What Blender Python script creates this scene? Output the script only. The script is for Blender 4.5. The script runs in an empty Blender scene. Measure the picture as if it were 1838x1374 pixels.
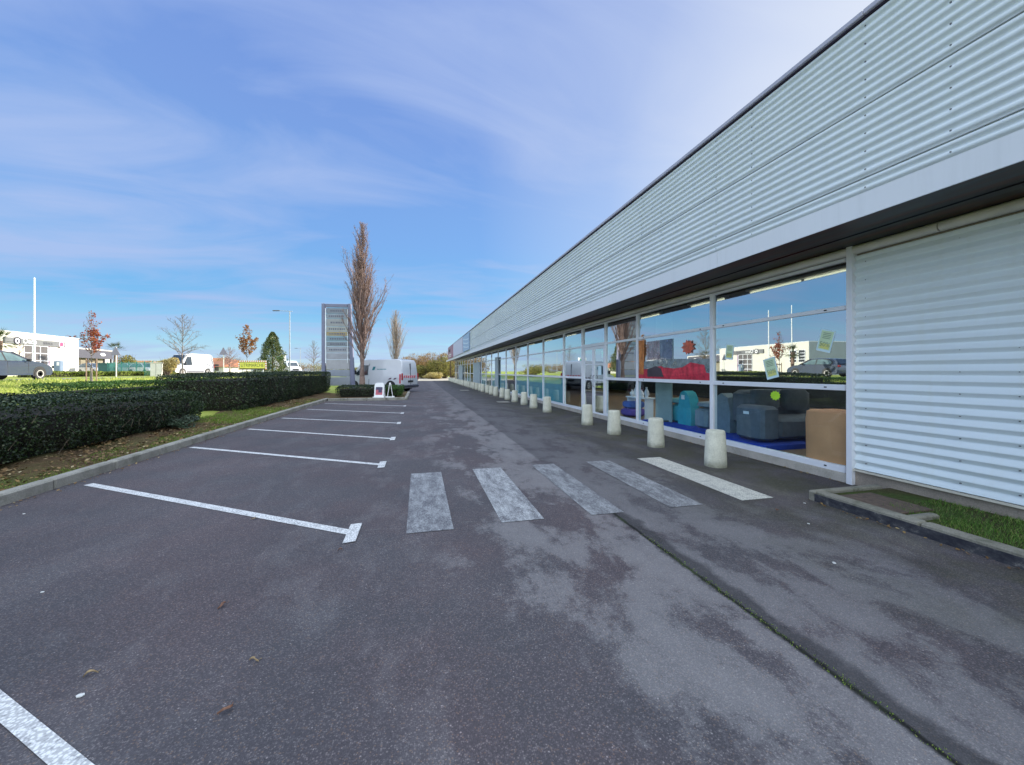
import bpy, math, random
import numpy as np
from mathutils import Vector, Matrix
R = math.radians
rnd = random.Random(7)
rng = np.random.default_rng(7)
scene = bpy.context.scene
COL = scene.collection

# ------------------------------------------------------------------ camera
cam_d = bpy.data.cameras.new('camera')
cam = bpy.data.objects.new('camera', cam_d)
COL.objects.link(cam)
cam_d.sensor_width = 36
cam_d.lens = 36 * 700 / 1838
cam_d.shift_y = -20 / 1838
cam_d.clip_start = 0.05
cam_d.clip_end = 5000
cam.location = (0, 0, 1.45)
# the long facade runs along +Y; the camera looks 13.4 degrees to its right
cam.rotation_euler = (R(90), 0, -math.atan(.2386))
scene.camera = cam

# ------------------------------------------------------------------ light
SUN_EL, SUN_AZ = 16.0, 24.0          # azimuth from +X towards +Y
EXPOSURE = 1.0
scene.view_settings.view_transform = 'Standard'
scene.view_settings.look = 'None'
scene.view_settings.gamma = 1
scene.view_settings.exposure = EXPOSURE
scene.view_settings.use_curve_mapping = False

w = bpy.data.worlds.new('World')
scene.world = w
w.use_nodes = True
nt = w.node_tree
nt.nodes.clear()
def nn(tree, typ, **kw):
    n = tree.nodes.new(typ)
    for k, v in kw.items():
        if k.startswith('i_'):
            key = k[2:]
            key = int(key) if key.isdigit() else key.replace('_', ' ')
            n.inputs[key].default_value = v
        else:
            setattr(n, k, v)
    return n
def ramp(tree, stops, interp='LINEAR'):
    n = tree.nodes.new('ShaderNodeValToRGB')
    cr = n.color_ramp
    cr.interpolation = interp
    while len(cr.elements) < len(stops): cr.elements.new(0.5)
    for e_, (p, c) in zip(cr.elements, stops):
        e_.position = p
        e_.color = (c, c, c, 1) if isinstance(c, (int, float)) else (*c, 1)
    return n
sky = nn(nt, 'ShaderNodeTexSky', sky_type='NISHITA', sun_disc=False)
sky.sun_elevation = R(SUN_EL)
sky.sun_rotation = R(90 - SUN_AZ)
sky.air_density = 1.0
sky.dust_density = 0.4
sky.ozone_density = 2.2
tc = nn(nt, 'ShaderNodeTexCoord')
sep = nn(nt, 'ShaderNodeSeparateXYZ')
nt.links.new(tc.outputs['Generated'], sep.inputs[0])
addz = nn(nt, 'ShaderNodeMath', operation='ADD', i_1=0.12)
nt.links.new(sep.outputs[2], addz.inputs[0])
mxz = nn(nt, 'ShaderNodeMath', operation='MAXIMUM', i_1=0.05)
nt.links.new(addz.outputs[0], mxz.inputs[0])
dx = nn(nt, 'ShaderNodeMath', operation='DIVIDE'); dy = nn(nt, 'ShaderNodeMath', operation='DIVIDE')
for a, d in ((0, dx), (1, dy)):
    nt.links.new(sep.outputs[a], d.inputs[0]); nt.links.new(mxz.outputs[0], d.inputs[1])
cmb = nn(nt, 'ShaderNodeCombineXYZ')
nt.links.new(dx.outputs[0], cmb.inputs[0]); nt.links.new(dy.outputs[0], cmb.inputs[1])
mp = nn(nt, 'ShaderNodeMapping')
mp.inputs['Location'].default_value = (2.7, 1.3, 0)
mp.inputs['Rotation'].default_value = (0, 0, R(28))
mp.inputs['Scale'].default_value = (0.42, 0.85, 1)
nt.links.new(cmb.outputs[0], mp.inputs[0])
n1 = nn(nt, 'ShaderNodeTexNoise', i_Scale=1.2, i_Detail=4.0, i_Roughness=0.42, i_Distortion=0.5)
nt.links.new(mp.outputs[0], n1.inputs['Vector'])
mp2 = nn(nt, 'ShaderNodeMapping')
mp2.inputs['Rotation'].default_value = (0, 0, R(-52)); mp2.inputs['Scale'].default_value = (0.8, 2.0, 1)
nt.links.new(cmb.outputs[0], mp2.inputs[0])
n2 = nn(nt, 'ShaderNodeTexNoise', i_Scale=1.1, i_Detail=7.0, i_Roughness=0.55, i_Distortion=1.2)
nt.links.new(mp2.outputs[0], n2.inputs['Vector'])
avg = nn(nt, 'ShaderNodeMath', operation='MULTIPLY_ADD', i_1=0.55)
half = nn(nt, 'ShaderNodeMath', operation='MULTIPLY', i_1=0.45)
nt.links.new(n2.outputs[0], half.inputs[0]); nt.links.new(n1.outputs[0], avg.inputs[0]); nt.links.new(half.outputs[0], avg.inputs[2])
r1 = ramp(nt, [(0.43, 0.0), (0.64, 1.0)])
nt.links.new(avg.outputs[0], r1.inputs[0])
def m2(op, a, b=None, clamp=False):
    n = nn(nt, 'ShaderNodeMath', operation=op, use_clamp=clamp)
    for k, v in ((0, a), (1, b)):
        if v is None: continue
        if isinstance(v, (int, float)): n.inputs[k].default_value = v
        else: nt.links.new(v, n.inputs[k])
    return n.outputs[0]
def mixw(f, a, b):
    n = nn(nt, 'ShaderNodeMix', data_type='RGBA')
    for k, v in ((0, f), (6, a), (7, b)):
        if isinstance(v, float): n.inputs[k].default_value = v
        elif isinstance(v, tuple): n.inputs[k].default_value = (*v, 1)
        else: nt.links.new(v, n.inputs[k])
    return n.outputs[2]
K = 10.0 / 2 ** EXPOSURE
hz_ = ramp(nt, [(0.0, (.60, .80, .93)), (0.06, (.36, .68, .93)), (0.14, (.17, .50, .90)), (0.30, (.20, .43, .88)), (0.5, (.205, .37, .82)), (0.75, (.18, .31, .77))])
nt.links.new(sep.outputs[2], hz_.inputs[0])
scl = nn(nt, 'ShaderNodeVectorMath', operation='SCALE'); scl.inputs[3].default_value = K
nt.links.new(hz_.outputs[0], scl.inputs[0])
base_sky = mixw(0.85, sky.outputs[0], scl.outputs[0])
c1 = mixw(m2('MULTIPLY', r1.outputs[0], 0.8), base_sky, (.44*K, .56*K, .87*K))
# whiter veil towards the sun; unseen bright sky added overhead and behind as fill
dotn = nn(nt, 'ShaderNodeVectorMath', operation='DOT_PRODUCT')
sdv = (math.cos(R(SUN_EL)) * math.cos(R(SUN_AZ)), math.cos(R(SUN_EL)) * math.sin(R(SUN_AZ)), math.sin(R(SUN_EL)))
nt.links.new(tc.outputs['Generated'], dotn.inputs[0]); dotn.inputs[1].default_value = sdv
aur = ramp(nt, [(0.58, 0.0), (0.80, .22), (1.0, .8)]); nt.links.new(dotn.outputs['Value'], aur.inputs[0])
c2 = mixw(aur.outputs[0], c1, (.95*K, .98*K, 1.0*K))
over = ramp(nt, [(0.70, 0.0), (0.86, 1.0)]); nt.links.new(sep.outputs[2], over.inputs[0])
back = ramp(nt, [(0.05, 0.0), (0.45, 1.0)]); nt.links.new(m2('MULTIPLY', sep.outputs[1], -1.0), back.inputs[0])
fill_vary = m2('ADD', m2('MULTIPLY', n1.outputs[0], 0.8), 0.6)
sky_fill = m2('MULTIPLY', m2('MAXIMUM', over.outputs[0], back.outputs[0]), fill_vary, True)
c3 = mixw(sky_fill, c2, (1.75*K, 2.0*K, 2.3*K))
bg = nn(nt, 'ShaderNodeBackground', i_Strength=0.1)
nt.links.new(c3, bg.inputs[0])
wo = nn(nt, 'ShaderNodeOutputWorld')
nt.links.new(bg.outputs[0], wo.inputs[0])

sun_d = bpy.data.lights.new('sun', 'SUN')
sun_d.energy = 4.4
sun_d.angle = R(0.5)
sun_d.color = (1.0, 0.92, 0.80)
sun = bpy.data.objects.new('sun', sun_d)
COL.objects.link(sun)
sd = Vector((math.cos(R(SUN_EL)) * math.cos(R(SUN_AZ)), math.cos(R(SUN_EL)) * math.sin(R(SUN_AZ)), math.sin(R(SUN_EL))))
sun.rotation_euler = sd.to_track_quat('Z', 'Y').to_euler()

# ------------------------------------------------------------------ helpers
def tag(o, label=None, cat=None, group=None, kind=None):
    if label: o['label'] = label
    if cat: o['category'] = cat
    if group: o['group'] = group
    if kind: o['kind'] = kind
    return o
def thing(name, label, cat, loc=(0, 0, 0), rz=0, group=None):
    o = bpy.data.objects.new(name, None)
    o.empty_display_size = 0.2
    COL.objects.link(o)
    o.location = loc
    o.rotation_euler = (0, 0, rz)
    return tag(o, label, cat, group)
def copy_tree(o, parent=None):
    c = o.copy(); COL.objects.link(c)
    if parent: c.parent = parent
    for ch in o.children: copy_tree(ch, c)
    return c
class MB:
    def __init__(s): s.v = []; s.f = []; s.m = []; s.M = Matrix.Identity(4)
    def add(s, vs, fs, mi=0):
        b = len(s.v)
        s.v += [tuple(s.M @ Vector(p)) for p in vs]
        s.f += [tuple(b + i for i in f) for f in fs]
        s.m += [mi] * len(fs)
    def box(s, x0, x1, y0, y1, z0, z1, mi=0):
        s.add([(x0,y0,z0),(x1,y0,z0),(x1,y1,z0),(x0,y1,z0),(x0,y0,z1),(x1,y0,z1),(x1,y1,z1),(x0,y1,z1)],
              [(0,3,2,1),(4,5,6,7),(0,1,5,4),(1,2,6,5),(2,3,7,6),(3,0,4,7)], mi)
    def rbox(s, x0, x1, y0, y1, z0, z1, r=0.02, mi=0):
        # box with chamfered edges
        vs = []; 
        for z, i in ((z0, r), (z0 + r, 0), (z1 - r, 0), (z1, r)):
            a0, a1, b0, b1 = x0 + i, x1 - i, y0 + i, y1 - i
            vs += [(a0 + r, b0, z), (a1 - r, b0, z), (a1, b0 + r, z), (a1, b1 - r, z), (a1 - r, b1, z), (a0 + r, b1, z), (a0, b1 - r, z), (a0, b0 + r, z)]
        fs = [tuple(reversed(range(8))), tuple(range(24, 32))]
        for k in range(3):
            for i in range(8):
                j = (i + 1) % 8
                fs.append((8*k + i, 8*k + j, 8*k + 8 + j, 8*k + 8 + i))
        s.add(vs, fs, mi)
    def rings(s, rings, cap=True, mi=0):
        n = len(rings[0]); vs = [p for r in rings for p in r]; fs = []
        for k in range(len(rings) - 1):
            for i in range(n):
                j = (i + 1) % n
                fs.append((k*n + i, k*n + j, (k+1)*n + j, (k+1)*n + i))
        if cap:
            fs.append(tuple(reversed(range(n)))); fs.append(tuple((len(rings)-1)*n + i for i in range(n)))
        s.add(vs, fs, mi)
    def tube(s, pts, rad, n=8, mi=0, cap=True):
        pts = [Vector(p) for p in pts]
        if not isinstance(rad, (list, tuple)): rad = [rad] * len(pts)
        rs = []
        for i, p in enumerate(pts):
            t = (pts[min(i+1, len(pts)-1)] - pts[max(i-1, 0)]).normalized()
            a = t.cross(Vector((0, 0, 1)))
            if a.length < 1e-3: a = Vector((1, 0, 0))
            a.normalize(); b = t.cross(a)
            rs.append([p + (a * math.cos(2*math.pi*k/n) + b * math.sin(2*math.pi*k/n)) * rad[i] for k in range(n)])
        s.rings(rs, cap, mi)
    def lathe(s, prof, c=(0, 0, 0), n=20, mi=0):
        s.rings([[(c[0] + r*math.cos(2*math.pi*k/n), c[1] + r*math.sin(2*math.pi*k/n), c[2] + z) for k in range(n)] for r, z in prof], True, mi)
    def prism(s, poly, axis, a, b, mi=0):
        # poly: 2D points; extruded along axis from a to b
        def P(p, t):
            return {'x': (t, p[0], p[1]), 'y': (p[0], t, p[1]), 'z': (p[0], p[1], t)}[axis]
        s.rings([[P(p, a) for p in poly], [P(p, b) for p in poly]], True, mi)
    def quad(s, a, b, c, d, mi=0): s.add([a, b, c, d], [(0, 1, 2, 3)], mi)
    def build(s, name, mats, parent=None, smooth=False):
        me = bpy.data.meshes.new(name)
        me.from_pydata(s.v, [], s.f)
        if not isinstance(mats, (list, tuple)): mats = [mats]
        for m in mats: me.materials.append(m)
        if len(mats) > 1: me.polygons.foreach_set('material_index', s.m)
        me.update()
        import bmesh
        bm = bmesh.new(); bm.from_mesh(me)
        bmesh.ops.recalc_face_normals(bm, faces=bm.faces)
        bm.to_mesh(me); bm.free()
        if smooth: smooth_angle(me)
        o = bpy.data.objects.new(name, me)
        COL.objects.link(o)
        if parent: o.parent = parent
        return o
def smooth_angle(me, ang=40):
    import bmesh
    bm = bmesh.new(); bm.from_mesh(me)
    for f in bm.faces: f.smooth = True
    for e_ in bm.edges:
        e_.smooth = e_.calc_face_angle(0) < R(ang) if len(e_.link_faces) == 2 else False
    bm.to_mesh(me); bm.free()
def np_mesh(name, V, F, mats, parent=None, rndf=None, mi=None, smooth=False):
    """V (n,3) array, F (m,k) index array"""
    me = bpy.data.meshes.new(name)
    m, k = F.shape
    me.vertices.add(len(V)); me.vertices.foreach_set('co', np.asarray(V, dtype=np.float32).ravel())
    me.loops.add(m * k); me.loops.foreach_set('vertex_index', F.astype(np.int32).ravel())
    me.polygons.add(m)
    me.polygons.foreach_set('loop_start', np.arange(0, m*k, k, dtype=np.int32))
    if not isinstance(mats, (list, tuple)): mats = [mats]
    for mt in mats: me.materials.append(mt)
    if mi is not None: me.polygons.foreach_set('material_index', mi.astype(np.int32))
    if smooth: me.polygons.foreach_set('use_smooth', np.ones(m, dtype=bool))
    me.update(calc_edges=True)
    if rndf is not None:
        at = me.attributes.new('rnd', 'FLOAT', 'FACE')
        at.data.foreach_set('value', np.asarray(rndf, dtype=np.float32))
    o = bpy.data.objects.new(name, me); COL.objects.link(o)
    if parent: o.parent = parent
    return o
def leaf_quads(C, size, aspect=0.6, nrm=None, jit=1.0, r=rng):
    """rhombic leaf cards at the points C"""
    n = len(C)
    N = r.normal(size=(n, 3)) * jit
    if nrm is not None: N = N + nrm
    N /= np.linalg.norm(N, axis=1, keepdims=True) + 1e-9
    A = r.normal(size=(n, 3)); A -= (A * N).sum(1, keepdims=True) * N
    A /= np.linalg.norm(A, axis=1, keepdims=True) + 1e-9
    B = np.cross(N, A)
    sz = (np.asarray(size) * r.uniform(0.6, 1.25, n))[:, None]
    V = np.stack([C - A*sz*.5, C + B*sz*.5*aspect + N*sz*.06, C + A*sz*.5, C - B*sz*.5*aspect + N*sz*.06], 1).reshape(-1, 3)
    F = np.arange(4*n).reshape(n, 4)
    return V, F
def stick_mesh(segs, n=4):
    """segs: list of (p0,p1,r0,r1) -> open tapered tubes"""
    P0 = np.array([s[0] for s in segs]); P1 = np.array([s[1] for s in segs])
    r0 = np.array([s[2] for s in segs])[:, None]; r1 = np.array([s[3] for s in segs])[:, None]
    T = P1 - P0; T /= np.linalg.norm(T, axis=1, keepdims=True) + 1e-9
    A = np.cross(T, np.array([0.31, 0.2, 0.93])); A /= np.linalg.norm(A, axis=1, keepdims=True) + 1e-9
    B = np.cross(T, A)
    m = len(segs); V = np.zeros((m, 2*n, 3))
    for k in range(n):
        d = A*math.cos(2*math.pi*k/n) + B*math.sin(2*math.pi*k/n)
        V[:, k] = P0 + d*r0; V[:, n+k] = P1 + d*r1
    F = []
    for k in range(n):
        j = (k+1) % n
        F.append([k, j, n+j, n+k])
    F = (np.array(F)[None] + (np.arange(m)*2*n)[:, None, None]).reshape(-1, 4)
    return V.reshape(-1, 3), F

# ------------------------------------------------------------------ materials
def newmat(name):
    m = bpy.data.materials.new(name); m.use_nodes = True
    t = m.node_tree
    b = t.nodes['Principled BSDF']
    return m, t, b
def coords(t, scale=(1, 1, 1), kind='Object'):
    c = nn(t, 'ShaderNodeTexCoord'); mp_ = nn(t, 'ShaderNodeMapping')
    mp_.inputs['Scale'].default_value = scale
    t.links.new(c.outputs[kind], mp_.inputs[0])
    return mp_.outputs[0]
def noise(t, vec, scale, detail=4, rough=0.55, dist=0.0):
    n = nn(t, 'ShaderNodeTexNoise', i_Scale=float(scale), i_Detail=float(detail), i_Roughness=rough, i_Distortion=dist)
    t.links.new(vec, n.inputs['Vector'])
    return n.outputs[0]
def mixc(t, fac, a, b, blend='MIX'):
    n = nn(t, 'ShaderNodeMix', data_type='RGBA', blend_type=blend)
    for idx, v in ((0, fac), (6, a), (7, b)):
        if isinstance(v, (int, float)): n.inputs[idx].default_value = v if idx == 0 else (v, v, v, 1)
        elif isinstance(v, tuple): n.inputs[idx].default_value = (*v, 1)
        else: t.links.new(v, n.inputs[idx])
    return n.outputs[2]
def mathn(t, op, a, b=None, clamp=False):
    n = nn(t, 'ShaderNodeMath', operation=op, use_clamp=clamp)
    for i, v in ((0, a), (1, b)):
        if v is None: continue
        if isinstance(v, (int, float)): n.inputs[i].default_value = v
        else: t.links.new(v, n.inputs[i])
    return n.outputs[0]
def rampo(t, src, stops, interp='LINEAR'):
    n = ramp(t, stops, interp); t.links.new(src, n.inputs[0]); return n.outputs[0]
def bump(t, b, h, strength=0.3, dist=0.02):
    n = nn(t, 'ShaderNodeBump', i_Strength=strength, i_Distance=dist)
    t.links.new(h, n.inputs['Height']); t.links.new(n.outputs[0], b.inputs['Normal'])
_mc = {}
def M(name, col, rough=0.5, metal=0.0, var=0.12, vscale=3.0, bmp=0.0, bscale=60, coat=0.0, spec=None):
    """plain surface with worn variation of tone"""
    if name in _mc: return _mc[name]
    m, t, b = newmat(name)
    v = coords(t)
    n = noise(t, v, vscale, 5, 0.6)
    dark = tuple(c * (1 - var) for c in col); lite = tuple(min(1, c * (1 + var * .6)) for c in col)
    t.links.new(rampo(t, n, [(0.3, dark), (0.7, lite)]), b.inputs['Base Color'])
    b.inputs['Roughness'].default_value = rough
    b.inputs['Metallic'].default_value = metal
    if coat: b.inputs['Coat Weight'].default_value = coat
    if spec is not None: b.inputs['Specular IOR Level'].default_value = spec
    if bmp: bump(t, b, noise(t, v, bscale, 3), bmp, 0.01)
    _mc[name] = m
    return m
def foliage(name, cols, rough=0.5, trans=0.25, patch=None):
    if name in _mc: return _mc[name]
    m, t, b = newmat(name)
    a = nn(t, 'ShaderNodeAttribute', attribute_name='rnd')
    stops = [(i / (len(cols) - 1), c) for i, c in enumerate(cols)]
    c = rampo(t, a.outputs['Fac'], stops)
    v = coords(t)
    n = noise(t, v, 1.1, 3)
    c = mixc(t, rampo(t, n, [(0.35, 0.0), (0.65, 1.0)]), c, mixc(t, 1.0, c, (1.25, 1.3, 0.95), 'MULTIPLY'))
    if patch:
        n2 = noise(t, v, patch[1], 3)
        c = mixc(t, rampo(t, n2, [(patch[2], 0.0), (patch[2] + .08, patch[3])]), c, patch[0])
    t.links.new(c, b.inputs['Base Color'])
    b.inputs['Roughness'].default_value = rough
    b.inputs['Specular IOR Level'].default_value = 0.35
    tr = nn(t, 'ShaderNodeBsdfTranslucent'); t.links.new(c, tr.inputs[0])
    mx = nn(t, 'ShaderNodeMixShader'); mx.inputs[0].default_value = trans
    out = t.nodes['Material Output']
    t.links.new(b.outputs[0], mx.inputs[1]); t.links.new(tr.outputs[0], mx.inputs[2]); t.links.new(mx.outputs[0], out.inputs[0])
    _mc[name] = m
    return m
def glow(name, col, s):
    m, t, b = newmat(name)
    b.inputs['Base Color'].default_value = (*col, 1)
    b.inputs['Emission Color'].default_value = (*col, 1)
    b.inputs['Emission Strength'].default_value = s
    return m
def glass_mat(name, tint, refl, rough=0.0, refl_col=(0.92, 0.98, 1.0), fk=1.2):
    """coated shop glass: strong mirror reflection over a tinted view through"""
    m, t, b = newmat(name)
    t.nodes.remove(b)
    g = nn(t, 'ShaderNodeBsdfGlossy', i_Roughness=rough); g.inputs[0].default_value = (*refl_col, 1)
    tr = nn(t, 'ShaderNodeBsdfTransparent'); tr.inputs[0].default_value = (*tint, 1)
    lw = nn(t, 'ShaderNodeFresnel', i_IOR=1.5)
    f = mathn(t, 'ADD', mathn(t, 'MULTIPLY', lw.outputs[0], fk), refl, True)
    ge = nn(t, 'ShaderNodeNewGeometry')
    f = mathn(t, 'MULTIPLY', f, mathn(t, 'SUBTRACT', 1.0, ge.outputs['Backfacing']))   # one reflection per pane
    v = coords(t)
    bp = nn(t, 'ShaderNodeBump', i_Strength=0.02, i_Distance=0.02)
    t.links.new(noise(t, v, 0.8, 1), bp.inputs['Height']); t.links.new(bp.outputs[0], g.inputs['Normal'])
    mx = nn(t, 'ShaderNodeMixShader')
    t.links.new(f, mx.inputs[0]); t.links.new(tr.outputs[0], mx.inputs[1]); t.links.new(g.outputs[0], mx.inputs[2])
    t.links.new(mx.outputs[0], t.nodes['Material Output'].inputs[0])
    return m

def nn_noise3(t, v):
    n = nn(t, 'ShaderNodeTexNoise', i_Scale=6.0, i_Detail=4.0); t.links.new(v, n.inputs['Vector']); return n.outputs['Color']
def asphalt_mat():
    m, t, b = newmat('asphalt')
    v = coords(t)
    sx = nn(t, 'ShaderNodeSeparateXYZ'); t.links.new(v, sx.inputs[0])
    X, Y = sx.outputs[0], sx.outputs[1]
    big = noise(t, v, 0.55, 6, 0.6)
    base = rampo(t, big, [(0.3, (0.092, 0.087, 0.096)), (0.5, (0.112, 0.105, 0.114)), (0.72, (0.134, 0.125, 0.134))])
    # bluish / brownish drift
    base = mixc(t, rampo(t, noise(t, v, 0.9, 3), [(0.4, 0.0), (0.6, 0.5)]), base, mixc(t, 1.0, base, (1.22, 1.0, 0.97), 'MULTIPLY'))
    # worn pale patches, mostly in the middle lane
    vs_ = coords(t, (1.0, 0.55, 1))
    pn = noise(t, vs_, 1.7, 10, 0.66, 0.25)
    pn = mathn(t, 'ADD', pn, mathn(t, 'ADD', mathn(t, 'MULTIPLY', mathn(t, 'SUBTRACT', noise(t, v, 9, 5, .65), .5), .22), mathn(t, 'MULTIPLY', mathn(t, 'SUBTRACT', noise(t, v, 42, 3, .6), .5), .10)))
    lane2 = rampo(t, mathn(t, 'MULTIPLY', X, 0.1), [(0.07, 0.0), (0.14, 0.08), (0.185, 0.13), (0.197, 0.08), (0.215, 0.10), (0.30, 0.10), (0.36, 0.0)])
    lanec = rampo(t, mathn(t, 'ADD', mathn(t, 'MULTIPLY', X, 0.05), 0.5), [(0.25, 0.0), (0.5, 0.35), (0.53, 1.0), (0.66, 1.0), (0.72, 0.15)])
    p = mathn(t, 'ADD', pn, lane2)
    pm = mathn(t, 'MULTIPLY', rampo(t, p, [(0.505, 0.0), (0.59, 0.75), (0.74, 1.0)]), lanec)
    near = rampo(t, mathn(t, 'MULTIPLY', Y, 0.02), [(0.16, 1.0), (0.42, 0.55)])
    pm = mathn(t, 'MULTIPLY', pm, near)
    c = mixc(t, mathn(t, 'MULTIPLY', pm, 0.8), base, (0.24, 0.23, 0.235))
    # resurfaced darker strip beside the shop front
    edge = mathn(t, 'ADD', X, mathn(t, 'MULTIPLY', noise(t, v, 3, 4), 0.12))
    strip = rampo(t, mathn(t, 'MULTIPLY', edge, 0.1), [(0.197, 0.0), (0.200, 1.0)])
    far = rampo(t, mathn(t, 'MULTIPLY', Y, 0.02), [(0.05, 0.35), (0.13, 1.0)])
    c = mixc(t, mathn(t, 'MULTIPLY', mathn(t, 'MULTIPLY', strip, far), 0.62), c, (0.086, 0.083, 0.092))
    # mossy, dirty margin towards the wall
    mos = mathn(t, 'MULTIPLY', rampo(t, mathn(t, 'MULTIPLY', X, 0.1), [(0.25, 0.0), (0.40, 0.75), (0.52, 1.0)]),
                rampo(t, noise(t, v, 1.6, 7, 0.65), [(0.38, 0.0), (0.6, 1.0)]))
    c = mixc(t, mathn(t, 'MULTIPLY', mos, 0.9), c, (0.075, 0.074, 0.045))
    mos2 = mathn(t, 'MULTIPLY', rampo(t, mathn(t, 'MULTIPLY', X, 0.1), [(0.30, 0.0), (0.42, 1.0)]),
                rampo(t, noise(t, vs_, 0.9, 5, 0.6, 0.5), [(0.52, 0.0), (0.62, 1.0)]))
    c = mixc(t, mathn(t, 'MULTIPLY', mos2, 0.55), c, (0.16, 0.15, 0.13))
    scf = rampo(t, noise(t, coords(t, (.7, 3.2, 1)), 1.3, 6, .6), [(0.66, 0.0), (0.74, 0.55)])
    c = mixc(t, scf, c, (0.20, 0.195, 0.195))
    oil = nn(t, 'ShaderNodeTexVoronoi', i_Scale=0.55); t.links.new(mixc(t, .06, v, nn_noise3(t, v)), oil.inputs['Vector'])
    c = mixc(t, mathn(t, 'MULTIPLY', rampo(t, oil.outputs['Distance'], [(.03, 1.0), (.10, 0.0)]), .45), c, (0.045, 0.042, 0.045))
    # damp band and open joint along the lane
    jn = mathn(t, 'ADD', X, mathn(t, 'MULTIPLY', mathn(t, 'SUBTRACT', noise(t, v, 5, 5, 0.7), 0.5), 0.06))
    jb = mathn(t, 'ADD', X, mathn(t, 'MULTIPLY', mathn(t, 'SUBTRACT', noise(t, v, 3.5, 8, 0.72), 0.5), 0.26))
    dj = mathn(t, 'ABSOLUTE', mathn(t, 'SUBTRACT', jn, 1.935))
    nearj = rampo(t, mathn(t, 'MULTIPLY', Y, 0.1), [(0.36, 1.0), (0.40, 0.12)])
    db = mathn(t, 'SUBTRACT', jb, 1.935)
    band = mathn(t, 'MULTIPLY', rampo(t, mathn(t, 'ADD', mathn(t, 'MULTIPLY', db, 1.0), 0.5), [(0.46, 0.0), (0.495, 1.0), (0.60, 1.0), (0.655, 0.0)]), nearj)
    bandn = mathn(t, 'MULTIPLY', band, rampo(t, noise(t, v, 4, 6, 0.7), [(0.3, 0.75), (0.5, 1.0)]))
    c = mixc(t, mathn(t, 'MULTIPLY', bandn, 0.82), c, (0.048, 0.046, 0.050))
    crack = mathn(t, 'MULTIPLY', rampo(t, dj, [(0.006, 1.0), (0.024, 0.0)]), nearj)
    ccol = rampo(t, noise(t, v, 2.2, 5, 0.7), [(0.45, (0.014, 0.014, 0.013)), (0.62, (0.035, 0.05, 0.018))])
    c = mixc(t, crack, c, ccol)
    # aggregate: pale and dark stones in the binder
    vo = nn(t, 'ShaderNodeTexVoronoi', i_Scale=135.0); t.links.new(v, vo.inputs['Vector'])
    sc = nn(t, 'ShaderNodeSeparateColor'); t.links.new(vo.outputs['Color'], sc.inputs[0])
    st = rampo(t, sc.outputs[0], [(0.0, (0.55, 0.55, 0.57)), (0.55, (0.95, 0.95, 0.95)), (0.80, (1.3, 1.27, 1.23)), (0.93, (1.55, 1.5, 1.42)), (0.994, (2.5, 2.4, 2.25))], 'CONSTANT')
    st = mixc(t, rampo(t, sc.outputs[1], [(.90, 0.0), (.93, .8)]), st, (1.5, 1.15, .85))
    dist = rampo(t, mathn(t, 'MULTIPLY', vo.outputs['Distance'], 1.0), [(0.3, 1.0), (0.75, 0.0)])
    stm = mixc(t, dist, (0.62, 0.62, 0.66), st)
    c = mixc(t, mathn(t, 'SUBTRACT', 0.95, mathn(t, 'MULTIPLY', pm, 0.55)), c, mixc(t, 1.0, c, stm, 'MULTIPLY'))
    fine = noise(t, v, 240, 2, 0.6)
    c = mixc(t, 0.55, c, mixc(t, 1.0, c, rampo(t, fine, [(0.3, 0.55), (0.7, 1.5)]), 'MULTIPLY'))
    t.links.new(c, b.inputs['Base Color'])
    b.inputs['Roughness'].default_value = 0.85
    b.inputs['Specular IOR Level'].default_value = 0.22
    bump(t, b, mathn(t, 'ADD', vo.outputs['Distance'], mathn(t, 'MULTIPLY', fine, 0.6)), 0.35, 0.006)
    return m
def paint_mat(name, col, cover, scale=9, aniso=1.0):
    """road paint worn through to the asphalt"""
    m, t, b = newmat(name)
    v = coords(t); va = coords(t, (1, aniso, 1))
    vo = nn(t, 'ShaderNodeTexVoronoi', i_Scale=70.0); t.links.new(v, vo.inputs['Vector'])
    n = mathn(t, 'ADD', mathn(t, 'MULTIPLY', noise(t, va, scale, 10, 0.78), 0.65), mathn(t, 'MULTIPLY', noise(t, v, 60, 4, 0.7), 0.35))
    keep = rampo(t, n, [(cover - 0.09, 0.0), (cover + 0.09, 1.0)])
    pit = rampo(t, vo.outputs['Distance'], [(0.35, 1.0), (0.6, 0.55)])
    under = rampo(t, noise(t, v, 120, 2), [(0.3, (0.06, 0.06, 0.07)), (0.7, (0.13, 0.125, 0.14))])
    c = mixc(t, mathn(t, 'MULTIPLY', keep, pit), under, col)
    t.links.new(c, b.inputs['Base Color'])
    b.inputs['Roughness'].default_value = 0.7
    bump(t, b, vo.outputs['Distance'], 0.25, 0.005)
    return m
def concrete_mat(name, col, moss=0.3, msc=3.0):
    m, t, b = newmat(name)
    v = coords(t)
    c = rampo(t, noise(t, v, 2.4, 7, 0.65), [(0.3, tuple(x * .72 for x in col)), (0.7, tuple(x * 1.12 for x in col))])
    c = mixc(t, 0.5, c, mixc(t, 1.0, c, rampo(t, noise(t, v, 90, 3), [(0.3, 0.6), (0.7, 1.3)]), 'MULTIPLY'))
    c = mixc(t, mathn(t, 'MULTIPLY', rampo(t, noise(t, v, msc, 6, 0.7), [(0.5, 0.0), (0.68, 1.0)]), moss), c, (0.07, 0.075, 0.04))
    t.links.new(c, b.inputs['Base Color']); b.inputs['Roughness'].default_value = 0.85
    bump(t, b, noise(t, v, 110, 4), 0.3, 0.006)
    return m
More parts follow.
